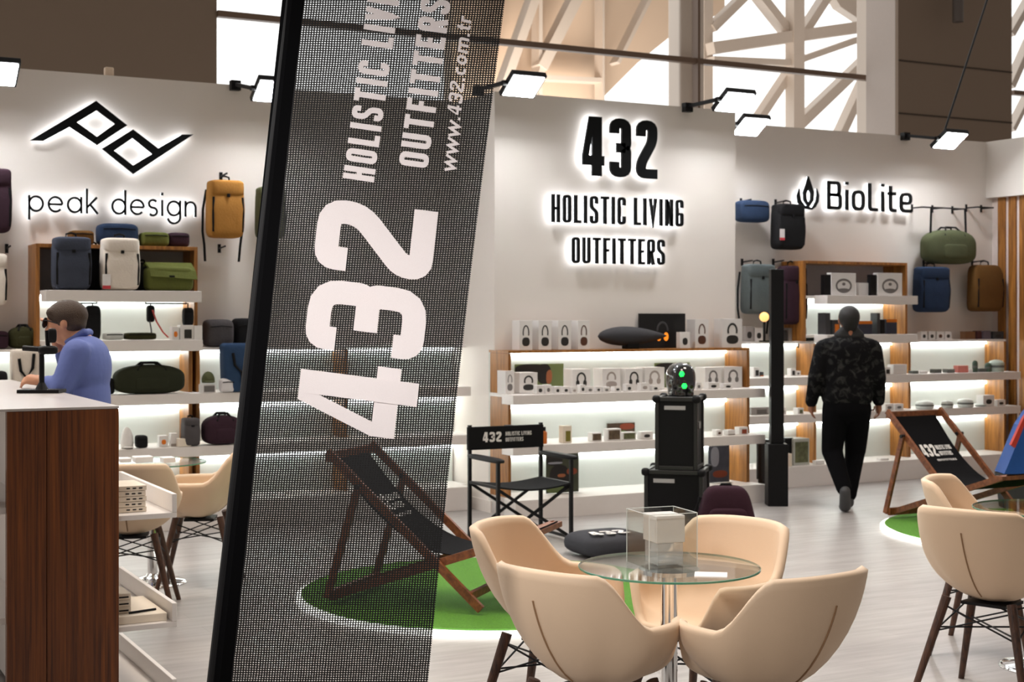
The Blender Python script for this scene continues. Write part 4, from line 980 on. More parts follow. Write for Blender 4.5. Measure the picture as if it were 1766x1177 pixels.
# man in blue shirt bowed over the counter
SC = 333.0
pt = CW((132-HX)/F*7.5, 7.5); t = person('man in blue shirt with bowed head standing at the counter holding eyewear up', pt, -A)
def Q(px, py, y): return ((px-130)/SC, y, 1.65-(py-545)/SC)
E = [('e',Q(112,549,.0),(.096,.074,.090),1),('e',Q(100,566,.0),(.062,.055,.068),1),('c',Q(104,584,.0),Q(112,584,.0),.034,.040),('e',Q(90.5,572,.0),(.015,.014,.020)),('e',Q(94,583,.0),(.014,.024,.012)),('e',Q(93,562,-.028),(.012,.016,.010)),
     ('c',Q(118,572,.0),Q(140,594,.0),.058,.066),('e',Q(116,559,-.074),(.018,.012,.030)),('e',Q(116,559,.074),(.018,.012,.030)),('e',Q(88,551,-.0),(.018,.045,.012)),
     ('e',(.04,0,1.30),(.11,.17,.24)),('e',(.04,0,1.02),(.11,.165,.16)),('c',(.04,-.09,.98),(.05,-.10,.50),.085,.058),('c',(.05,-.10,.50),(.06,-.10,.09),.055,.04),('c',(.04,.09,.98),(.05,.10,.50),.085,.058),('c',(.05,.10,.50),(.06,.10,.09),.055,.04),('c',(.06,-.10,.045),(-.10,-.11,.03),.04,.035),('c',(.06,.10,.045),(-.10,.11,.03),.04,.035),
     ('c',Q(146,605,-.17),Q(124,664,-.22),.052,.042),('c',Q(124,664,-.22),Q(88,655,-.15),.038,.027),('c',Q(140,605,.17),Q(100,636,.14),.052,.042),('c',Q(100,636,.14),Q(88,592,.07),.038,.026)]
hand(E, Q(88,655,-.15), (-1,.25,.1), (0,.9,.5), (0,.4,-1), .7, .95); hand(E, Q(88,592,.07), (-.15,-.25,1), (0,-1,-.1), (-.8,0,.1), .8, .95)
pl('body', E, SKIN, t, .008, 3)
HR = mat('brown_hair', srgb(62,44,30), .6, bump=.5, bscale=250)
pl('hair', [('e',Q(115,544,.0),(.104,.086,.082)),('c',Q(92,540,-.045),Q(92,540,.045),.030,.030),('e',Q(126,556,.0),(.062,.078,.066)),('c',Q(94,541,-.03),Q(84,541,.0),.030,.020),('c',Q(96,539,.035),Q(86,541,.02),.030,.018),('c',Q(112,545,-.055),Q(108,560,-.066),.020,.010)], HR, t, .009, 3)
SHIRT = mat('blue_shirt', srgb(92,108,172), .75, noise=.05, bump=.25, bscale=18)
sh = pl('shirt', [('e',(.045,0,1.38),(.125,.20,.17),.9),('e',(.04,0,1.20),(.125,.185,.24),.85),('e',(.04,0,1.03),(.125,.18,.12),.8),('c',(.07,-.12,1.46),(.07,.12,1.46),.062,.062),('e',(.035,0,1.50),(.075,.10,.055)),
      ('c',Q(148,607,-.175),Q(128,664,-.225),.072,.060),('c',Q(128,664,-.225),Q(99,659,-.17),.056,.043),('c',Q(143,607,.175),Q(102,638,.145),.070,.058),('c',Q(102,638,.145),Q(95,612,.10),.052,.040)], SHIRT, t, .011, 4)
pl('collar', [('c',Q(120,590,-.055),Q(147,573,-.04),.016,.020),('c',Q(120,590,.055),Q(147,573,.04),.016,.020),('c',Q(148,574,-.04),Q(149,574,.04),.020,.020)], SHIRT, sh, .007, 2)
pl('trousers', [('e',(.04,0,.93),(.12,.17,.12),.85),('c',(.04,-.09,.90),(.05,-.10,.50),.100,.075),('c',(.05,-.10,.50),(.06,-.10,.12),.072,.058),('c',(.04,.09,.90),(.05,.10,.50),.100,.075),('c',(.05,.10,.50),(.06,.10,.12),.072,.058)], mat('navy_trousers', (.012,.016,.035), .8), t, .012, 4)
for sy in (-1, 1): pl('shoe', [('e',(-.03,sy*.105,.045),(.14,.05,.044)),('c',(.06,sy*.10,.05),(.06,sy*.10,.09),.05,.045)], BLACK, t, .009, 2)
gt = thing('eyewear', 'black framed eyewear held up in front of the face of the man in blue', 'glasses', pt, -A)
bm = NB()
for sy in (-1, 1):
    c_ = Vector(Q(78,557,sy*.034+.01)); pts = [c_+Vector((.004*math.sin(a_), .030*math.cos(a_), .024*math.sin(a_))) for a_ in [2*math.pi*i/20 for i in range(21)]]
    bm_tube(bm, pts, .0042, 6)
bm_tube(bm, [Vector(Q(78,556,-.022))+Vector((0,.03,0)), Vector(Q(78,556,.0))+Vector((0,.012,0))], .004, 6)
for sy in (-1, 1): bm_tube(bm, [Vector(Q(78,553,sy*.064+.01)), Vector(Q(86,553,sy*.07+.01)), Vector(Q(104,558,sy*.077))], .0035, 6)
obj('frame', bm, BLACK, gt, local=True)
bm = NB()
for sy in (-1, 1): bm_ell(bm, Vector(Q(78,557,sy*.034+.01)), (.0015,.028,.022))
obj('lens', bm, mat('dark_lens', (.02,.015,.012), .1), gt, local=True)
# ---------------------------------------------------------------- bags
def fab(name, c, **k): return mat(name, tuple(x*.72 for x in c), .9, spec=.2, noise=.12, nscale=14, bump=.25, bscale=60, **k)
STRAP = mat('black_webbing', (.008,.008,.009), .85, spec=.2)
def bagpos(px0, px1, py0, py1, Y):
    a = PY(px0, (py0+py1)/2, Y); b = PY(px1, (py0+py1)/2, Y); xm = (px0+px1)/2
    return a.x, b.x, PY(xm, py1, Y).z, PY(xm, py0, Y).z
def backpack(label, px0, px1, py0, py1, Y, dep, m, zb=None, flap=True, group=None, straps=False, handle=True, tagc=None, m2=None, name='backpack', tilt=0, seams=True):
    x0, x1, z0, z1 = bagpos(px0, px1, py0, py1, Y)
    if zb is not None: z0 = zb+.002
    W_, Hh = x1-x0, z1-z0; sc_ = .88
    W_ = W_*.94
    xm = (x0+x1)/2
    t = thing(name, label, name.replace('_', ' '), (xm, Y, z0), math.radians(tilt), group)
    hh = Hh*(.94 if handle else 1)
    bm = NB(); bm_ell(bm, (0, 0, hh/2), (W_/2, dep/2, hh/2), .38, e2=.28, seg=32, rings=18)
    for v in bm.verts:
        k_ = v.co.z/hh; v.co.x *= 1-.10*max(0, k_-.7)/.3-.04*(1-k_); v.co.y *= 1-.25*max(0, k_-.6)/.4
        v.co.y -= .02*math.sin(k_*3.1)
    obj('body', bm, m, t, smooth=True, local=True)
    m2 = m2 or m
    bm = NB(); bm_ell(bm, (0, -dep*.42, hh*.30), (W_*.40, dep*.16, hh*.27), .4, e2=.35); obj('front_pocket', bm, m2, t, smooth=True, local=True)
    if flap:
        bm = NB(); bm_ell(bm, (0, -dep*.10, hh*.86), (W_*.47, dep*.47, hh*.145), .4, e2=.35); obj('flap', bm, m2, t, smooth=True, local=True)
        bm = NB(); bm_box(bm, (-.012, -dep*.60, hh*.70), (.012, -dep*.52, hh*.76), .003); obj('buckle', bm, STRAP, t, local=True)
    if seams:
        for s in (-1, 1):
            bm = NB(); bm_tube(bm, [(s*W_*.40, -dep*.47, hh*.10), (s*W_*.415, -dep*.52, hh*.4), (s*W_*.40, -dep*.50, hh*.70)], .010, 6); obj('piping', bm, STRAP, t, local=True)
    if handle:
        bm = NB(); bm_tube(bm, [(-W_*.14, 0, hh*.97), (-W_*.12, 0, Hh*1.0), (0, 0, Hh*1.02), (W_*.12, 0, Hh*1.0), (W_*.14, 0, hh*.97)], .008, 6); obj('handle', bm, STRAP, t, local=True)
    if straps:
        for s in (-1, 1):
            bm = NB(); bm_tube(bm, [(s*W_*.42, dep*.45, hh*.85), (s*W_*.53, dep*.35, hh*.5), (s*W_*.55, dep*.3, hh*.12), (s*W_*.5, dep*.3, -Hh*.12), (s*W_*.47, dep*.35, -Hh*.38)], .010, 6); obj('strap', bm, STRAP, t, local=True)
    if tagc:
        u, v = tagc; bm = NB(); bm_box(bm, (u*W_-.03, -dep*.64, v*Hh), (u*W_+.03, -dep*.62, v*Hh+.11), .002); tg = obj('price_tag', bm, mat('tag_card', (.8,.78,.78), .6), t, local=True)
        bm = NB(); bm_box(bm, (u*W_-.03, -dep*.645, v*Hh), (u*W_+.03, -dep*.6405, v*Hh+.025)); obj('red_band', bm, mat('tag_red', srgb(200,60,70), .6), tg, local=True)
    return t
def duffel(label, px0, px1, py0, py1, Y, dep, m, zb=None, handles=True, name='duffel_bag', group=None, hang=None, cat='bag'):
    x0, x1, z0, z1 = bagpos(px0, px1, py0, py1, Y)
    if zb is not None: z0 = zb+.002
    W_, Hh = (x1-x0)*.95, z1-z0; t = thing(name, label, cat, ((x0+x1)/2, Y, z0), 0, group)
    bm = NB(); bm_ell(bm, (0,0,Hh*.48), (W_/2, dep/2, Hh*.48), .55, e2=.55, seg=32, rings=16)
    for v in bm.verts: v.co.z *= 1-.12*(abs(v.co.x)/(W_/2))**2
    obj('body', bm, m, t, smooth=True, local=True)
    if handles:
        for s in (-1, 1):
            bm = NB(); bm_tube(bm, [(-W_*.22, s*dep*.40, Hh*.25),(-W_*.2, s*dep*.42, Hh*.8),(-W_*.1, s*dep*.16, Hh*1.02),(W_*.1, s*dep*.16, Hh*1.02),(W_*.2, s*dep*.42, Hh*.8),(W_*.22, s*dep*.40, Hh*.25)], .011, 6); obj('handle', bm, STRAP, t, local=True)
        bm = NB(); bm_ell(bm, (0,-dep*.42,Hh*.35),(W_*.24,dep*.12,Hh*.2),.4,e2=.4); obj('front_pocket', bm, m, t, smooth=True, local=True)
    if hang:
        zr = hang
        for s in (-1, 1):
            bm = NB(); bm_tube(bm, [(s*W_*.36, 0, Hh*.70), (s*W_*.34, 0, zr-z0+.005)], .012, 6); obj('strap', bm, STRAP, t, local=True)
    return t
def zipbag(label, px0, px1, py0, py1, Y, dep, m, zb=None, name='pouch', cat='pouch', group=None, e=.4):
    x0, x1, z0, z1 = bagpos(px0, px1, py0, py1, Y)
    if zb is not None: z0 = zb+.002
    W_, Hh = x1-x0, z1-z0; t = thing(name, label, cat, ((x0+x1)/2, Y, z0), 0, group)
    bm = NB(); bm_ell(bm, (0,0,Hh/2), (W_/2, dep/2, Hh/2), e, e2=e); obj('body', bm, m, t, smooth=True, local=True)
    bm = NB(); bm_tube(bm, [(-W_*.4,-dep*.47,Hh*.72),(0,-dep*.51,Hh*.76),(W_*.4,-dep*.47,Hh*.72)], .004, 6); obj('zip', bm, STRAP, t, local=True)
    return t
def rail(label, px0, px1, py, Y=YB, n=3):
    a = PY(px0, py, Y-.16); b = PY(px1, py, Y-.16); z = PY((px0+px1)/2, py, Y-.16).z
    t = thing('hanging_rail', label, 'rail', ((a.x+b.x)/2, Y, z), 0, 'wall rails for hanging bags')
    bm = NB(); bm_cyl(bm, (a.x, Y-.16, z), (b.x, Y-.16, z), .008); obj('bar', bm, BLACKM, t)
    for i in range(n):
        x = a.x+(b.x-a.x)*(.04+.92*i/(n-1)); bm = NB(); bm_beam(bm, (x, Y, z), (x, Y-.18, z), .014, .014); bm_box(bm, (x-.012, Y-.008, z-.04), (x+.012, Y, z+.04)); obj('bracket', bm, BLACKM, t)
def hook(label, px, py, Y=YB):
    p_ = PY(px, py, Y-.1); bm = NB(); bm_cyl(bm, (p_.x, Y, p_.z), (p_.x, Y-.17, p_.z+.012), .007); bm_box(bm, (p_.x-.012, Y-.01, p_.z-.035), (p_.x+.012, Y, p_.z+.035)); tag(obj('wall_hook', bm, BLACKM), label, 'hook', 'black wall hooks')
NAVY = fab('navy_fabric', srgb(48,66,96)); SLATE = fab('slate_fabric', srgb(76,82,98)); SAND = fab('tan_fabric', srgb(150,100,48)); BONE = mat('bone_fabric', srgb(228,218,206), .85, noise=.06, nscale=14, bump=.25, bscale=60); OLIVE = fab('olive_fabric', srgb(110,116,58))
OLIVED = fab('dark_olive_fabric', srgb(62,62,36)); MAR = fab('maroon_fabric', srgb(66,44,56)); BLK = fab('black_fabric', (.016,.016,.018)); GRN = fab('sage_fabric', srgb(104,108,76)); TEAL = fab('grey_teal_fabric', srgb(104,114,116)); YEL = fab('ochre_fabric', srgb(196,138,66)); GRY = fab('grey_fabric', srgb(96,92,94)); BLU = fab('blue_fabric', srgb(58,84,120)); DGRN = fab('forest_fabric', srgb(52,56,40)); LBR = fab('brown_fabric', srgb(120,84,42))
# --- left wall
backpack('ochre backpack hanging on the left wall beside the thin lettering', 354, 420, 306, 411, YB-.20, .20, YEL, straps=True)
hook('black wall hook holding the ochre backpack', 387, 303); hook('empty black wall hook below the ochre backpack', 384, 428)
backpack('green backpack on the left wall mostly hidden by the banner pole', 440, 490, 318, 412, YB-.20, .20, GRN)
hook('black wall hook holding the half hidden green backpack', 464, 316)
backpack('dark maroon backpack hanging at the left photo edge', -48, 21, 285, 402, YB-.20, .22, MAR); hook('black wall hook holding the maroon backpack at the left photo edge', -14, 284)
backpack('off white backpack hanging low at the left photo edge', -52, 14, 432, 527, YB-.20, .2, BONE, straps=False); hook('black wall hook above the off white backpack', 15, 428)
NZ = 2.191; S1 = 1.841; S2 = 1.466; CT = 1.401
backpack('tall slate grey backpack with a flap in the left wall niche', 86, 158, 404, 499, 11.13, .20, SLATE, zb=S1)
backpack('tall white roll top backpack in the middle of the left wall niche', 170, 241, 406, 499, 11.13, .20, BONE, zb=S1, tagc=(-.42,.02))
backpack('black backpack standing between the grey and white backpacks in the left niche', 148, 176, 420, 499, 11.36, .18, BLK, zb=S1, flap=False)
backpack('black bag behind the green messenger bag in the left niche', 228, 262, 450, 499, 11.38, .18, BLK, zb=S1, flap=False)
def messenger(label, px0, px1, py0, py1, Y, dep, m, zb):
    x0, x1, z0, z1 = bagpos(px0, px1, py0, py1, Y); z0 = zb+.002; W_, Hh = x1-x0, z1-z0
    t = thing('messenger_bag', label, 'bag', ((x0+x1)/2, Y, z0))
    bm = NB(); bm_ell(bm, (0,0,Hh*.42),(W_/2,dep/2,Hh*.42),.3,e2=.3); obj('body', bm, m, t, smooth=True, local=True)
    bm = NB(); g = [[bm.verts.new((x*W_/2, y, z)) for x in (-1,1)] for y, z in ((dep*.3,Hh*.90),(0,Hh),(-dep*.45,Hh*.80),(-dep*.62,Hh*.50),(-dep*.60,Hh*.48),(-dep*.4,Hh*.75),(0,Hh*.94),(dep*.3,Hh*.86))]
    for i in range(8): a_, b_ = g[i], g[(i+1)%8]; bm.faces.new((a_[0],a_[1],b_[1],b_[0]))
    bm.faces.new([r[0] for r in g]); bm.faces.new([r[1] for r in g][::-1])
    for v in bm.verts:
        if v.co.y < 0: v.co.x += W_*.08*(-v.co.y/dep); v.co.z -= .02*(v.co.x/W_+.5)
    obj('flap', bm, m, t, local=True)
    bm = NB(); bm_box(bm, (-.02,-dep*.66,Hh*.47),(.02,-dep*.6,Hh*.53),.003); obj('clasp', bm, STRAP, t, local=True)
messenger('olive green messenger bag with open flap at the right of the left niche', 250, 330, 453, 499, 11.13, .18, OLIVE, S1)
zipbag('brown pouch on top of the left niche behind the slate backpack', 118, 160, 398, 424, 11.38, .18, LBR, zb=NZ); zipbag('navy packing case on top of the left niche behind the white backpack', 167, 236, 386, 424, 11.40, .2, NAVY, zb=NZ)
zipbag('olive green packing cube on top of the left niche', 241, 289, 401, 425, 11.36, .18, OLIVE, zb=NZ); zipbag('dark maroon packing cube at the right end of the left niche top', 287, 324, 402, 426, 11.38, .18, MAR, zb=NZ)
# niche shelf 2
def hangpouch(label, px0, px1, py0, py1, Y, dep, m, ztop=1.84-.09):
    t = zipbag(label, px0, px1, py0, py1, Y, dep, m, name='hanging_pouch', e=.45); zt = bagpos(px0, px1, py0, py1, Y)[3]; z0 = t.location.z
    bm = NB(); bm_cyl(bm, (0,0,zt-z0-.01), (0,0,max(ztop-z0, zt-z0+.01)), .005, n=6); obj('loop', bm, STRAP, t, local=True); return t
for lb, a_, b_ in (('thin black bar under the tray at the left of the left niche',125,168),('thin black bar under the tray at the right of the left niche',250,322)):
    p0 = PY(a_, 524, 11.15); p1 = PY(b_, 524, 11.15); bm = NB(); bm_cyl(bm, (p0.x,11.15,1.745), (p1.x,11.15,1.745), .006); bm_box(bm, (p0.x,11.144,1.745), (p0.x+.01,11.156,1.757)); bm_box(bm, (p1.x-.01,11.144,1.745), (p1.x,11.156,1.757)); tag(obj('hanging_bar', bm, BLACKM), lb, 'bar')
hangpouch('tall rounded black pouch hanging behind the man in blue', 146, 173, 527, 588, 11.15, .10, BLK); hangpouch('small dark pouch hanging just behind the neck of the man in blue', 128, 138, 540, 560, 11.18, .06, BLK)
hangpouch('short black pouch hanging at the right end of the left niche', 315, 333, 531, 562, 11.15, .08, BLK); hangpouch('small dark strap bundle hanging in the middle of the left niche', 253, 266, 527, 556, 11.15, .06, BLK)
t = thing('camera_strap', 'coral red camera strap hanging from the bar in the left niche', 'strap', PY(262,560,11.12))
bm = NB(); bm_tube(bm, [PY(258,552,11.12), PY(261,570,11.12), PY(262,586,11.12)], .013, 6, flat=.3); obj('dark_strand', bm, STRAP, t)
bm = NB(); bm_tube(bm, [PY(263,535,11.10), PY(270,555,11.10), PY(281,573,11.10), PY(290,582,11.10)], .015, 6, flat=.35); obj('red_strand', bm, mat('coral_strap', srgb(206,70,64), .7), t)
zipbag('flat olive pouch lying on the lower tray of the left niche', 214, 268, 574, 588, 11.08, .14, OLIVED, zb=S2); zipbag('flat pale grey pouch lying on the lower tray of the left niche', 178, 212, 574, 588, 11.08, .12, mat('pale_grey', (.55,.58,.56), .6), zb=S2)
WBOX = mat('white_box_card', (.80,.78,.765), .55, noise=.02)
def putprint(o, kind, X0, X1, Yf, z0, z1, col):
    xm = (X0+X1)/2; W_ = X1-X0; Hh = z1-z0; bm = NB()
    if kind in ('hp', 'hpo', 'hpt'):
        zc = z0+Hh*.58; rx = W_*.22; rz_ = Hh*.24
        pts = [(xm+rx*math.cos(a_), Yf-.001, zc+rz_*math.sin(a_)) for a_ in [math.pi*(-.12+1.24*i/14) for i in range(15)]]
        bm_tube(bm, pts, W_*.045, 6, flat=.3, up=(0,1,0))
        if kind != 'hpo': bm_ell(bm, (xm, Yf-.001, z0+Hh*.28), (W_*.30, .0015, Hh*.15), .8)
        else:
            for s in (-1,1): bm_ell(bm, (xm+s*W_*.2, Yf-.001, z0+Hh*.38), (W_*.10, .0015, Hh*.13), .8)
    elif kind == 'dot': bm_ell(bm, (xm, Yf-.001, z0+Hh*.42), (W_*.26, .0015, Hh*.22), .8)
    elif kind == 'ring':
        pts = [(xm+W_*.30*math.cos(a_), Yf-.001, z0+Hh*.42+Hh*.28*math.sin(a_)) for a_ in [2*math.pi*i/20 for i in range(21)]]
        bm_tube(bm, pts, W_*.035, 6, flat=.3, up=(0,1,0)); bm_ell(bm, (xm, Yf-.001, z0+Hh*.25), (W_*.22, .0015, Hh*.06)); bm_ell(bm, (xm, Yf-.001, z0+Hh*.5), (W_*.07, .0015, Hh*.07))
    elif kind == 'photo': bm_box(bm, (X0+W_*.08, Yf-.0015, z0+Hh*.10), (X1-W_*.08, Yf-.0002, z1-Hh*.12))
    elif kind == 'band': bm_box(bm, (X0, Yf-.0015, z0), (X1, Yf-.0002, z0+Hh*.2))
    elif kind == 'pic': bm_box(bm, (X0+W_*.3, Yf-.0015, z0+Hh*.08), (X1-W_*.15, Yf-.0002, z0+Hh*.70))
    obj('printed_picture', bm, col, o)
PK = mat('print_black', (.02,.018,.016), .6); PB = mat('print_brown', srgb(84,50,34), .6); PG = mat('print_grey', srgb(110,106,104), .6); PL = mat('print_lightgrey', srgb(160,150,144), .6); PO = mat('print_orange', srgb(222,120,20), .6)
PGN = mat('print_green', srgb(96,100,70), .6, noise=.8, nscale=22); POL = mat('print_olive', srgb(120,112,36), .6)
PHOTO = mat('print_photo', srgb(96,80,62), .6, noise=.95, nscale=24); GRP = mat('charcoal_card', (.035,.036,.04), .55)
def sbox(label, px0, px1, pyt, Yf, zb, dep, m=WBOX, pr=None, pc=None, name='product_box', cat='box', group=None, rot=0):
    a = PY(px0, pyt, Yf); b = PY(px1, pyt, Yf); z1 = PY((px0+px1)/2, pyt, Yf).z; z0 = zb+.0012
    if z1 < z0+.01: z1 = z0+.02
    bm = NB(); bm_box(bm, (a.x, Yf, z0), (b.x, Yf+dep, z1), .0015); o = tag(obj(name, bm, m), label, cat, group)
    if pr: putprint(o, pr, a.x, b.x, Yf, z0, z1, pc or PK)
    return o
sbox('small white carton at the right end of the lower niche tray, frontmost', 297, 309, 564, 11.03, S2, .08, WBOX, 'dot', PO); sbox('white carton with dark picture on the lower niche tray', 311, 334, 561, 11.04, S2, .09, WBOX, 'pic', PK); sbox('plain white carton at the right end of the lower niche tray', 335, 349, 562, 11.03, S2, .08)
# cabinet top, left
zipbag('large grey camera cube on the left cabinet top beside the niche', 352, 399, 551, 606, 11.35, .22, GRY, zb=CT, name='camera_bag', cat='bag'); zipbag('small black camera bag on the left cabinet top beside the banner pole', 402, 436, 549, 606, 11.38, .2, BLK, zb=CT, name='camera_bag', cat='bag')
duffel('olive duffel on the left cabinet top at the left photo edge', 12, 66, 562, 607, 11.40, .2, OLIVED, zb=CT); zipbag('dark maroon pouch on the left cabinet top, cut by the left photo edge', -30, 13, 571, 607, 11.38, .2, MAR, zb=CT)
T1z = 1.051; T2z = .641
def tote(label, px0, px1, py0, py1, Y, dep, m, zb, handle=True):
    x0, x1, z0, z1 = bagpos(px0, px1, py0, py1, Y); z0 = zb+.002; W_, Hh = x1-x0, z1-z0; t = thing('tote_bag', label, 'bag', ((x0+x1)/2, Y, z0))
    bm = NB(); bm_ell(bm, (0,0,Hh/2),(W_/2,dep/2,Hh/2),.3,e2=.2)
    for v in bm.verts: v.co.x *= 1-.12*(1-v.co.z/Hh)
    obj('body', bm, m, t, smooth=True, local=True)
    bm = NB(); bm_tube(bm, [(-W_*.25,-dep*.5,Hh*.8),(-W_*.2,-dep*.56,Hh*.55),(0,-dep*.58,Hh*.4),(W_*.2,-dep*.56,Hh*.6),(W_*.25,-dep*.5,Hh*.9)], .012, 6); bm_tube(bm, [(0,-dep*.58,Hh*.4),(.01,-dep*.58,Hh*.1)], .012, 6); obj('strap', bm, STRAP, t, local=True)
tote('cream tote with dark straps on the left upper tray behind the scanner stand', 17, 68, 602, 684, 11.15, .16, BONE, T1z); tote('blue tote on the left upper tray beside the banner pole', 381, 440, 592, 679, 11.12, .18, BLU, T1z)
zipbag('dark bag at the left photo edge on the left upper tray', -20, 12, 640, 684, 11.1, .16, BLK, zb=T1z)
duffel('large forest green duffel on the upper tray of the left shelving', 192, 320, 627, 682, 11.15, .22, DGRN, zb=T1z); zipbag('dark pouch beside the large green duffel, behind the man in blue', 168, 196, 652, 682, 11.2, .14, BLK, zb=T1z)
def cap(label, px0, px1, py0, py1, Y, m, zb):
    x0, x1, z0, z1 = bagpos(px0, px1, py0, py1, Y); z0 = zb; W_, Hh = x1-x0, z1-z0; t = thing('baseball_cap', label, 'cap', ((x0+x1)/2, Y, z0))
    bm = NB(); bm_ell(bm, (0,0,Hh*.25),(W_*.42,W_*.42,Hh*.75))
    for v in bm.verts: v.co.z = max(.001, v.co.z)
    obj('crown', bm, m, t, smooth=True, local=True); bm = NB(); bm_ell(bm, (0,-W_*.45,.012),(W_*.34,W_*.3,.008)); obj('brim', bm, m, t, smooth=True, local=True)
cap('sage green cap on the left upper tray beside the blue tote', 346, 372, 641, 664, 11.12, GRN, T1z+.075); sbox('white printed carton under the sage cap', 350, 372, 664, 11.05, T1z, .12, WBOX, 'photo', PG)
zipbag('small white pouch with pink mark on the upper tray by the blue tote', 379, 403, 653, 681, 10.99+.09, .1, mat('white_pouch', (.78,.76,.78), .6), zb=T1z)
cap('white cap on the lower tray of the left shelving', 206, 232, 737, 770, 11.12, mat('white_cap', (.78,.76,.74), .7), T2z); zipbag('black pouch beside the white cap on the lower tray', 234, 253, 751, 771, 11.12, .12, BLK, zb=T2z)
sbox('tiny white carton with orange dot on the left lower tray', 275, 290, 752, 11.12, T2z, .07, WBOX, 'dot', PO); sbox('tiny white carton without lid, right of the orange dot carton', 295, 307, 748, 11.12, T2z, .07, WBOX, 'band', PL)
backpack('small grey and black backpack on the left lower tray', 312, 343, 718, 769, 11.13, .16, GRY, zb=T2z, seams=False); sbox('cream flat carton on top of nothing but the left lower tray, before the grey backpack', 307, 330, 757, 11.07-.02, T2z, .05, PAPER)
duffel('dark maroon duffel on the lower tray beside the banner pole', 347, 418, 714, 770, 11.13, .22, MAR, zb=T2z)
# --- right wall
hook('black wall hook at the left of the right wall, upper row', 1288, 347); hook('black wall hook of the black backpack on the right wall', 1348, 349); hook('black wall hook of the grey teal backpack', 1290, 452); hook('black wall hook of the plum backpack', 1344, 452); hook('black wall hook of the tan backpack at the right', 1688, 452)
zipbag('navy sling pouch hanging at the left of the right wall', 1271, 1322, 346, 384, YB-.17, .16, NAVY, name='sling_bag', cat='bag')
backpack('black backpack with white tag hanging before the flame emblem', 1331, 1383, 348, 431, YB-.18, .18, BLK, tagc=(-.42,.18))
backpack('grey teal backpack hanging left of the black pole', 1279, 1332, 451, 542, YB-.18, .18, TEAL, straps=True)
backpack('dark plum backpack hanging right of the black pole', 1341, 1386, 453, 560, YB-.18, .18, MAR, straps=True)
rail('black wall rail carrying the olive duffel on the right wall', 1588, 1664, 359, n=3); rail('empty short black wall rail at the far right of the right wall', 1684, 1712, 358, n=2)
duffel('olive green duffel hanging by straps from the right wall rail', 1590, 1680, 394, 456, YB-.16, .22, fab('duffel_olive', srgb(98,104,76)), hang=PY(1630,359,YB-.16).z)
backpack('navy blue backpack hanging under the olive duffel', 1576, 1633, 456, 539, YB-.18, .18, NAVY, straps=False); hook('black wall hook of the navy backpack under the duffel', 1604, 454)
backpack('tan brown backpack hanging beside the slatted timber cladding', 1670, 1725, 452, 538, YB-.18, .18, LBR, flap=False)
bm = NB(); q = PY(1596, 548, 11.4)
# right niche
R1z = 1.851
for a_, b_, lb in ((1434,1476,'left white carton with circular picture in the right wall niche'),(1514,1556,'right white carton with circular picture in the right wall niche')): sbox(lb, a_, b_, 471, 11.06, R1z, .07, WBOX, 'ring', PG, group='white cartons with circular picture')
for a_, b_, lb in ((1421,1433,'slim black speaker left of the left printed carton'),(1501,1512,'slim black speaker between the two printed cartons')): sbox(lb, a_, b_, 474, 11.07, R1z, .05, BLACK, name='slim_speaker', cat='speaker')
sbox('small plain white carton between the printed cartons in the right niche', 1481, 1499, 488, 11.1, R1z, .12)
R2z = 1.466
sbox('upright black carton in the lower right niche, left of the head of the man', 1424, 1432, 540, 11.1, R2z, .12, GRP); sbox('dark grey carton with orange side beside the head of the man in black', 1436, 1449, 552, 11.1, R2z, .1, GRP, 'pic', PO)
def topped(label, px0, px1, pyt, Yf, zb, dep):
    o = sbox(label, px0, px1, pyt, Yf, zb, dep, mat('navy_card', (.03,.035,.06), .6)); x = [v.co for v in o.data.vertices]
    lo = min(v.x for v in x); hi = max(v.x for v in x); zt = max(v.z for v in x); y0_ = min(v.y for v in x)
    bm = NB(); bm_box(bm, (lo, y0_-.001, zt-.03), (hi, y0_-.0002, zt)); obj('orange_band', bm, PO, o, local=True)
topped('dark navy carton with orange top band in the lower right niche', 1481, 1504, 554, 11.1, R2z, .16); topped('grey carton with orange top at the right of the lower right niche', 1529, 1547, 551, 11.1, R2z, .16)
sbox('slim grey speaker in the lower right niche', 1513, 1518, 540, 11.1, R2z, .1, GRP, name='slim_speaker', cat='speaker'); sbox('small dark can in the lower right niche', 1520, 1526, 552, 11.1, R2z, .05, BLACK, name='can', cat='can')
# right cabinet top row
xs = [(1589,1599,PK),(1602,1613,PK),(1616,1628,PB),(1630,1641,PK)]
for i, (a_, b_, c_) in enumerate(xs): sbox('white carton with dark picture, %s of four on the right cabinet top' % ['first','second','third','fourth'][i], a_, b_, 572, 11.30, CT, .06, WBOX, 'dot', c_, group='four small cartons on the right cabinet top')
sbox('brown carton on the right cabinet top below the tan backpack', 1664, 1682, 572, 11.30, CT, .07, mat('brown_card', srgb(110,72,40), .7)); sbox('narrow dark red carton right of the brown carton on the cabinet top', 1686, 1693, 571, 11.30, CT, .07, mat('dark_red_card', srgb(64,22,22), .7)); sbox('grey mauve carton near the right end of the right cabinet top', 1696, 1709, 571, 11.30, CT, .07, mat('mauve_card', srgb(92,80,88), .7)); sbox('dark carton at the right end of the right cabinet top', 1713, 1731, 572, 11.30, CT, .07, GRP, 'dot', PK)
sbox('grey carton on the right cabinet top beside the bulb lamp', 1285, 1300, 563, 11.35, CT, .08, mat('grey_card', (.35,.33,.32), .7), 'dot', PK); sbox('white carton on the right cabinet top left of the black pole', 1302, 1316, 566, 11.38, CT, .08, WBOX, 'dot', PK); sbox('grey white carton on the right cabinet top between pole and man', 1360, 1391, 566, 11.38, CT, .1, mat('grey_card', (.35,.33,.32), .7))
sbox('dark low box behind the pole on the right cabinet top', 1344, 1357, 570, 11.38, CT, .1, GRP)
RA = 1.061; RBz = .701
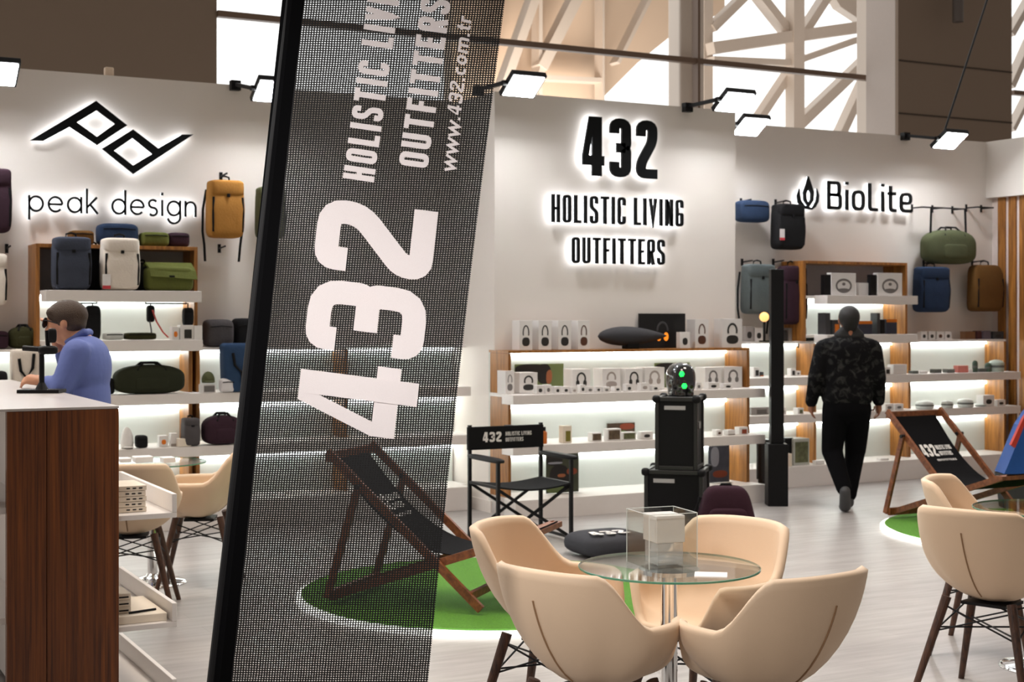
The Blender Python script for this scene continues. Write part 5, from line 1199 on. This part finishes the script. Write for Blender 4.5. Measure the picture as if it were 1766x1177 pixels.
def row(prefix, where, specs, Yf, zb, dep, group, name='product_box', cat='box'):
    words_ = ['first','second','third','fourth','fifth','sixth','seventh','eighth','ninth','tenth','eleventh','twelfth','thirteenth']
    for i, s in enumerate(specs):
        a_, b_, pt_ = s[:3]; m_ = s[3] if len(s) > 3 else WBOX; pr = s[4] if len(s) > 4 else None; pc_ = s[5] if len(s) > 5 else None
        adj = s[6] if len(s) > 6 else prefix
        sbox('%s, %s from left %s' % (adj, words_[i], where), a_, b_, pt_, Yf+(i % 2)*.015, zb, dep, m_, pr, pc_, name, cat, group)
row('small carton', 'by the black pole, right upper tray', [(1300,1310,634,WBOX,'pic',PK,'narrow white carton with dark stripe'),(1311,1317,642,GRP,'band',PO,'little dark carton with orange foot'),(1345,1353,640,WBOX,'pic',PO,'little carton with orange picture'),(1364,1372,636,WBOX,'pic',PK,'white carton with black stripe'),(1373,1381,640,WBOX,'dot',PG,'white carton with grey dot')], 11.30, RA, .06, 'small cartons near the pole')
row('white carton', 'on right upper tray beside the man', [(1525,1536,634,WBOX,'pic',PK,'small striped white carton'),(1541,1564,629)], 11.12, RA, .09, 'cartons right of the man in black')
M_ = [(1575,1584,640),(1588,1600,640),(1612,1624,637),(1634,1647,637),(1653,1670,631),(1672,1686,637),(1690,1703,636)]
GR2 = mat('dark_item', (.12,.13,.12), .6); RD2 = mat('salmon_item', srgb(214,130,120), .6)
row('low item', 'on the upper tray at the right', [(a_,b_,c_,[GR2,WBOX,GR2,GR2,RD2,WBOX,GR2][i],None,None,['low dark gadget','low white gadget','low dark gadget','low dark gadget','salmon red and white carton','low white gadget','low dark gadget'][i]) for i,(a_,b_,c_) in enumerate(M_)], 11.12, RA, .07, 'small gadgets on the right upper tray')
# lanterns: cylinders
def lantern(label, px0, px1, py0, Y, zb, m, cat='lantern'):
    x0, x1, _, z1 = bagpos(px0, px1, py0, py0+10, Y); r_ = (x1-x0)/2; t = thing('lantern', label, cat, ((x0+x1)/2, Y, zb+.001), 0, 'small camping lanterns')
    h_ = z1-zb; bm = NB(); bm_lathe(bm, [(r_*.9,0),(r_,.01),(r_,h_*.75),(r_*.8,h_*.9),(r_*.3,h_)], (0,0,0), 20); obj('body', bm, m, t, smooth=False, local=True)
    bm = NB(); bm_lathe(bm, [(r_*1.0,h_*.35),(r_*1.02,h_*.35),(r_*1.02,h_*.55),(r_*1.0,h_*.55)], (0,0,0), 20, caps=False); obj('band', bm, GR2, t, local=True)
LG = mat('lantern_white', (.66,.70,.68), .4)
lantern('dark green lantern left of the pale one on the right upper tray', 1678, 1685, 622, 11.13, RA, mat('lantern_green', (.05,.09,.06), .5)); lantern('pale green lantern at the right end of the right upper tray', 1709, 1728, 621, 11.13, RA, mat('lantern_pale', (.45,.52,.45), .5)); lantern('small dark lantern beside the pale one on the upper tray', 1700, 1708, 626, 11.13, RA, mat('lantern_green', (.05,.09,.06), .5))
lantern('squat white lantern on the lower right tray, above the printed deckchair head', 1583, 1606, 692, 11.13, RBz, LG); lantern('white lantern in the middle of the lower right tray', 1626, 1641, 691, 11.13, RBz, LG); lantern('glassy white lantern with bright top on the lower right tray', 1655, 1675, 688, 11.13, RBz, LG); lantern('white lantern second from the right on the lower right tray', 1684, 1698, 697, 11.13, RBz, LG)
sbox('white carton with yellow mark on the lower right tray', 1696, 1715, 682, 11.10, RBz, .1, WBOX, 'dot', PK); sbox('small white carton at the right end of the lower right tray', 1720, 1734, 690, 11.10, RBz, .08, WBOX, 'dot', PK)
row('small carton', 'on lower right tray behind the man', [(1342,1356,703,WBOX,'dot',POL,'white carton with olive picture'),(1376,1386,704,WBOX,'pic',PGN,'white carton with green picture'),(1500,1508,708,WBOX,'dot',PK,'little white carton with black dot'),(1510,1518,712,WBOX,'dot',PK,'little white carton with black dot'),(1527,1541,697,WBOX,'dot',PG,'white carton with grey dot'),(1544,1558,697,WBOX,'dot',PG,'white carton with grey dot')], 11.10, RBz, .07, 'small cartons on the lower right tray')
sbox('grey printed box on the lower tray left of the black pole', 1296, 1327, 703, 11.2, RBz, .14, mat('grey_card', (.35,.33,.32), .7), 'pic', PG)
PZ_ = .201
sbox('black carton on the right plinth between pole and man', 1354, 1368, 756, 11.15, PZ_, .12, BLACK); sbox('tall grey printed carton on the right plinth between pole and man', 1369, 1396, 757, 11.12, PZ_, .16, mat('pale_card', (.5,.52,.48), .6), 'photo', PGN); sbox('small cream carton at the foot of the black pole on the plinth', 1358, 1366, 783, 11.07, PZ_, .06, PAPER)
for a_, lb in ((1408,'small white carton on the right plinth beside the leg of the man'),(1519,'flat teal and white card on the right plinth')): sbox(lb, a_, a_+14, 795, 11.1, PZ_, .06, WBOX)
# ---------------------------------------------------------------- centre unit goods
TZ_ = 1.365; W1 = 1.011; W2 = .601; PZC = .161
for i, (a_, b_, c_) in enumerate(((896,918,PK),(929,951,PK),(963,985,PK),(997,1017,PB))):
    sbox('white headphone box, %s of the four at the left of the central cabinet top' % ['first','second','third','last'][i], a_, b_, 553, 10.56, TZ_, .13, WBOX, 'hp', c_, name='headphone_box', group='headphone boxes on the central cabinet top')
sbox('white headphone box with orange picture right of the black display', 1199, 1222, 551, 10.56, TZ_, .13, WBOX, 'hp', PB, name='headphone_box', group='headphone boxes on the central cabinet top'); sbox('wide white headphone box at the right end of the central cabinet top', 1246, 1280, 550, 10.54, TZ_, .13, WBOX, 'hp', PK, name='headphone_box', group='headphone boxes on the central cabinet top')
sbox('small white earphone box before the black display panel', 1173, 1190, 573, 10.53, TZ_, .06, WBOX, 'dot', PK)
# oblong speaker
a = PY(1031, 580, 10.60); b = PY(1150, 580, 10.60); zc = PY(1085, 580, 10.6).z; t = thing('zeppelin_speaker'.replace('zeppelin_', 'oblong_'), 'long dark spindle shaped speaker on the central cabinet top', 'speaker', ((a.x+b.x)/2, 10.60, TZ_))
bm = NB(); L_ = b.x-a.x; pr_ = []
for i in range(25):
    s = i/24; pr_.append((max(.002, .083*(math.sin(math.pi*s**.72)**.75)), s*L_-L_/2))
bm_lathe(bm, pr_, (0,0,0), 28); bmesh.ops.transform(bm, matrix=Matrix.Translation((0,0,zc-TZ_)) @ Matrix.Rotation(math.pi/2,4,'Y'), verts=bm.verts[:]); obj('body', bm, mat('speaker_mesh_dark', (.022,.022,.028), .6, bump=.3, bscale=900), t, smooth=True, local=True)
bm = NB(); bm_box(bm, (-L_*.12,-.05,.0), (L_*.06,.05,.05), .01); obj('stand', bm, BLACK, t, local=True)
def panel(label, px0, px1, py0, py1, Y, th, m, name='picture_board', cat='poster', zb=None):
    x0, x1, z0, z1 = bagpos(px0, px1, py0, py1, Y)
    if zb is not None: z0 = zb
    bm = NB(); bm_box(bm, (x0, Y, z0), (x1, Y+th, z1), .001); return tag(obj(name, bm, m), label, cat), x0, x1, z0, z1
pn, x0_, x1_, z0_, z1_ = panel('black display panel with orange headphone picture on the central cabinet top', 1102, 1182, 541, 598, 10.70, .015, mat('black_panel', (.006,.006,.007), .35), cat='display', zb=TZ_+.001)
bm = NB(); xm = x0_+(x1_-x0_)*.50
for s in (-1,1): bm_ell(bm, (xm+s*.038, 10.699, z0_+.10), (.026,.0015,.038))
obj('orange_ear_cups', bm, emis('screen_orange', (1,.30,.02), .7), pn)
bm = NB(); bm_tube(bm, [(xm+.055*math.cos(a_), 10.6985, z0_+.15+.075*math.sin(a_)) for a_ in [math.pi*i/14 for i in range(15)]], .010, 6, flat=.2, up=(0,1,0)); obj('headband_picture', bm, mat('panel_grey', (.05,.05,.055), .5), pn)
def poster(label, px0, px1, py0, py1, Y, zb, base, blobs, th=.006):
    o, X0, X1, Z0, Z1 = panel(label, px0, px1, py0, py1, Y, th, base, 'poster', 'poster', zb)
    for j, (u0, u1, v0, v1, c_) in enumerate(blobs):
        bm = NB(); bm_ell(bm, (X0+(X1-X0)*(u0+u1)/2, Y-.0006, Z0+(Z1-Z0)*(v0+v1)/2), (abs(X1-X0)*(u1-u0)/2, .0006+.0002*j, abs(Z1-Z0)*(v1-v0)/2), .8); obj('picture_patch', bm, c_, o)
    return o
GNP = mat('poster_green', srgb(112,128,78), .6, noise=.1, nscale=5); DK = mat('poster_dark', srgb(26,20,18), .6); SK = mat('poster_skin', srgb(168,98,60), .6); RDP = mat('poster_rust', srgb(140,62,34), .6); SLP = mat('poster_slate', srgb(70,72,84), .6, noise=.4, nscale=12); LG2 = mat('poster_grey', srgb(150,150,160), .6)
poster('landscape poster of a dark haired profile on green behind the headphone boxes', 888, 972, 628, 684, 10.82, W1, GNP, [(0,.62,.60,1,DK),(.45,.74,.25,1,DK),(.62,.76,.25,.80,SK)])
poster('green and dark poster behind the black helmet on the upper central shelf', 1129, 1190, 626, 676, 10.82, W1, GNP, [(0,.7,.55,1,DK)])
poster('small rust and dark poster on the middle central shelf', 1047, 1095, 730, 776, 10.81, W2, mat('poster_brown', srgb(70,52,34), .6, noise=.6, nscale=20), [(.45,.98,.45,.95,RDP),(.3,.7,.0,.4,GNP)])
poster('tall portrait poster of a seated figure behind the directors chair', 942, 998, 783, 884, 10.60, PZC, mat('poster_forest', srgb(58,60,42), .6, noise=.5, nscale=14), [(.0,.5,.7,1,DK),(.1,.7,.1,.72,DK),(.3,.62,.38,.50,SK),(.05,.5,.74,.80,LG2),(.0,.55,.0,.22,GNP),(.62,.95,.45,.62,RDP)])
poster('slate and red poster on the central plinth beside the transport boxes', 1222, 1258, 764, 866, 10.60, PZC, SLP, [(.2,.9,.12,.30,RDP),(.1,.5,.4,.9,LG2)])
specs = [(872,887,640,'hp',PG,'partly hidden white headphone box at the left end'),(896,927,643,'hp',PK,'white headphone box before the green poster'),(987,1018,637,'hpo',PK,'white headphone box with small ring picture'),(1039,1070,636,'hp',PL,'white headphone box with pale picture'),(1079,1108,636,'hpo',PK,'white headphone box with dark arch picture'),(1112,1146,634,'hpo',PL,'white headphone box with faint picture left of the helmet'),(1216,1244,634,'hpo',PG,'white headphone box first to the right of the helmet'),(1249,1280,633,'hpo',PG,'white headphone box second to the right of the helmet')]
for i, (a_, b_, pt_, pr, pc_, lb) in enumerate(specs): sbox(lb+' on the upper central shelf', a_, b_, pt_, 10.50+.02*(i % 2), W1, .15, WBOX, pr, pc_, name='headphone_box', group='headphone boxes on the upper central shelf')
sm = [(926,938,665),(941,951,664),(957,967,667),(971,982,667),(986,996,668),(1001,1010,664),(1012,1024,667),(1028,1037,667),(1041,1052,668),(1060,1071,667),(1080,1091,663),(1105,1120,661),(1125,1137,665)]
row('tiny white earphone box', 'in front row, upper central shelf', [(a_,b_,c_,WBOX,'dot',[PK,PG,PK,PK,PL,PK,PG][i%7]) for i,(a_,b_,c_) in enumerate(sm)], 10.34, W1, .06, 'tiny earphone boxes in the front row', 'earphone_box')
row('tiny white earphone box', 'right of the helmet in the front row', [(1201,1210,660,WBOX,'dot',PG),(1222,1240,660,WBOX,'dot',PK),(1248,1264,662,WBOX,'dot',PK)], 10.34, W1, .06, 'tiny earphone boxes right of the helmet', 'earphone_box')
def bottle(label, px0, px1, py0, Y, zb, m, capm):
    x0, x1, _, z1 = bagpos(px0, px1, py0, py0+8, Y); r_ = (x1-x0)/2; h_ = z1-zb; t = thing('bottle', label, 'bottle', ((x0+x1)/2, Y, zb+.001), 0, 'bottles on the middle central shelf')
    bm = NB(); bm_lathe(bm, [(r_*.95,0),(r_,.005),(r_,h_*.68),(r_*.45,h_*.76)], n=18); obj('body', bm, m, t, local=True); bm = NB(); bm_lathe(bm, [(r_*.5,h_*.765),(r_*.5,h_)], n=14); obj('cap', bm, capm, t, local=True)
bottle('orange bottle with dark cap on the middle central shelf', 935, 943, 737, 10.4, W2, mat('orange_bottle', srgb(200,110,40), .4), BLACK); bottle('black bottle behind the directors chair back', 903, 911, 735, 10.5, W2, BLACK, BLACK); bottle('black bottle beside the chair post on the middle central shelf', 915, 923, 737, 10.5, W2, BLACK, BLACK)
row('carton', 'on the middle central shelf', [(876,886,734,GRP,'pic',PL,'dark grey carton'),(889,900,735,WBOX,'dot',RDP,'white carton with red mark'),(971,986,735,PAPER,'pic',POL,'cream carton with olive bar'),(1021,1038,747,WBOX,'photo',PHOTO,'white carton with photo print'),(1048,1071,740,WBOX,'photo',PHOTO,'larger white carton with photo print'),(1074,1097,746,WBOX,'photo',PGN,'white carton with green print'),(1106,1126,745,WBOX,'dot',PK,'white carton with black oval'),(1236,1246,742,WBOX,'dot',PB,'white carton with brown dot'),(1256,1268,742,WBOX,'band',PL,'pale carton'),(1275,1290,737,WBOX,'pic',RDP,'white carton with red picture')], 10.37, W2, .07, 'cartons on the middle central shelf')
# floor backpack
pz = CW((1252-HX)/F*10.5, 10.5)
x0_ = backpack.__name__
def floor_pack():
    t = thing('backpack', 'dark maroon backpack standing on the floor beside the transport boxes', 'backpack', pz, -A)
    bm = NB(); bm_ell(bm, (0,0,.21),(.205,.13,.21),.5,e2=.4,seg=32,rings=18)
    for v in bm.verts: k_ = v.co.z/.42; v.co.x *= 1.06-.32*max(0,k_-.35)/.65; v.co.y *= 1-.3*k_
    obj('body', bm, fab('plum_fabric', srgb(62,36,48)), t, smooth=True, local=True)
    bm = NB(); bm_ell(bm, (0,-.10,.15),(.14,.05,.12),.4,e2=.4); obj('front_pocket', bm, fab('plum_fabric', (1,1,1)), t, smooth=True, local=True)
    bm = NB(); bm_tube(bm, [(-.05,0,.405),(-.03,0,.43),(.03,0,.43),(.05,0,.405)], .01, 6); obj('handle', bm, STRAP, t, local=True)
    bm = NB(); bm_tube(bm, [(-.185,.03,.33),(-.235,.0,.2),(-.20,-.01,.05)], .014, 6); obj('strap', bm, STRAP, t, local=True)
    bm = NB(); bm_box(bm, (-.225,-.06,.17),(-.20,-.04,.20),.003); obj('red_tag', bm, mat('tag_red', srgb(200,60,70), .6), t, local=True)
floor_pack()
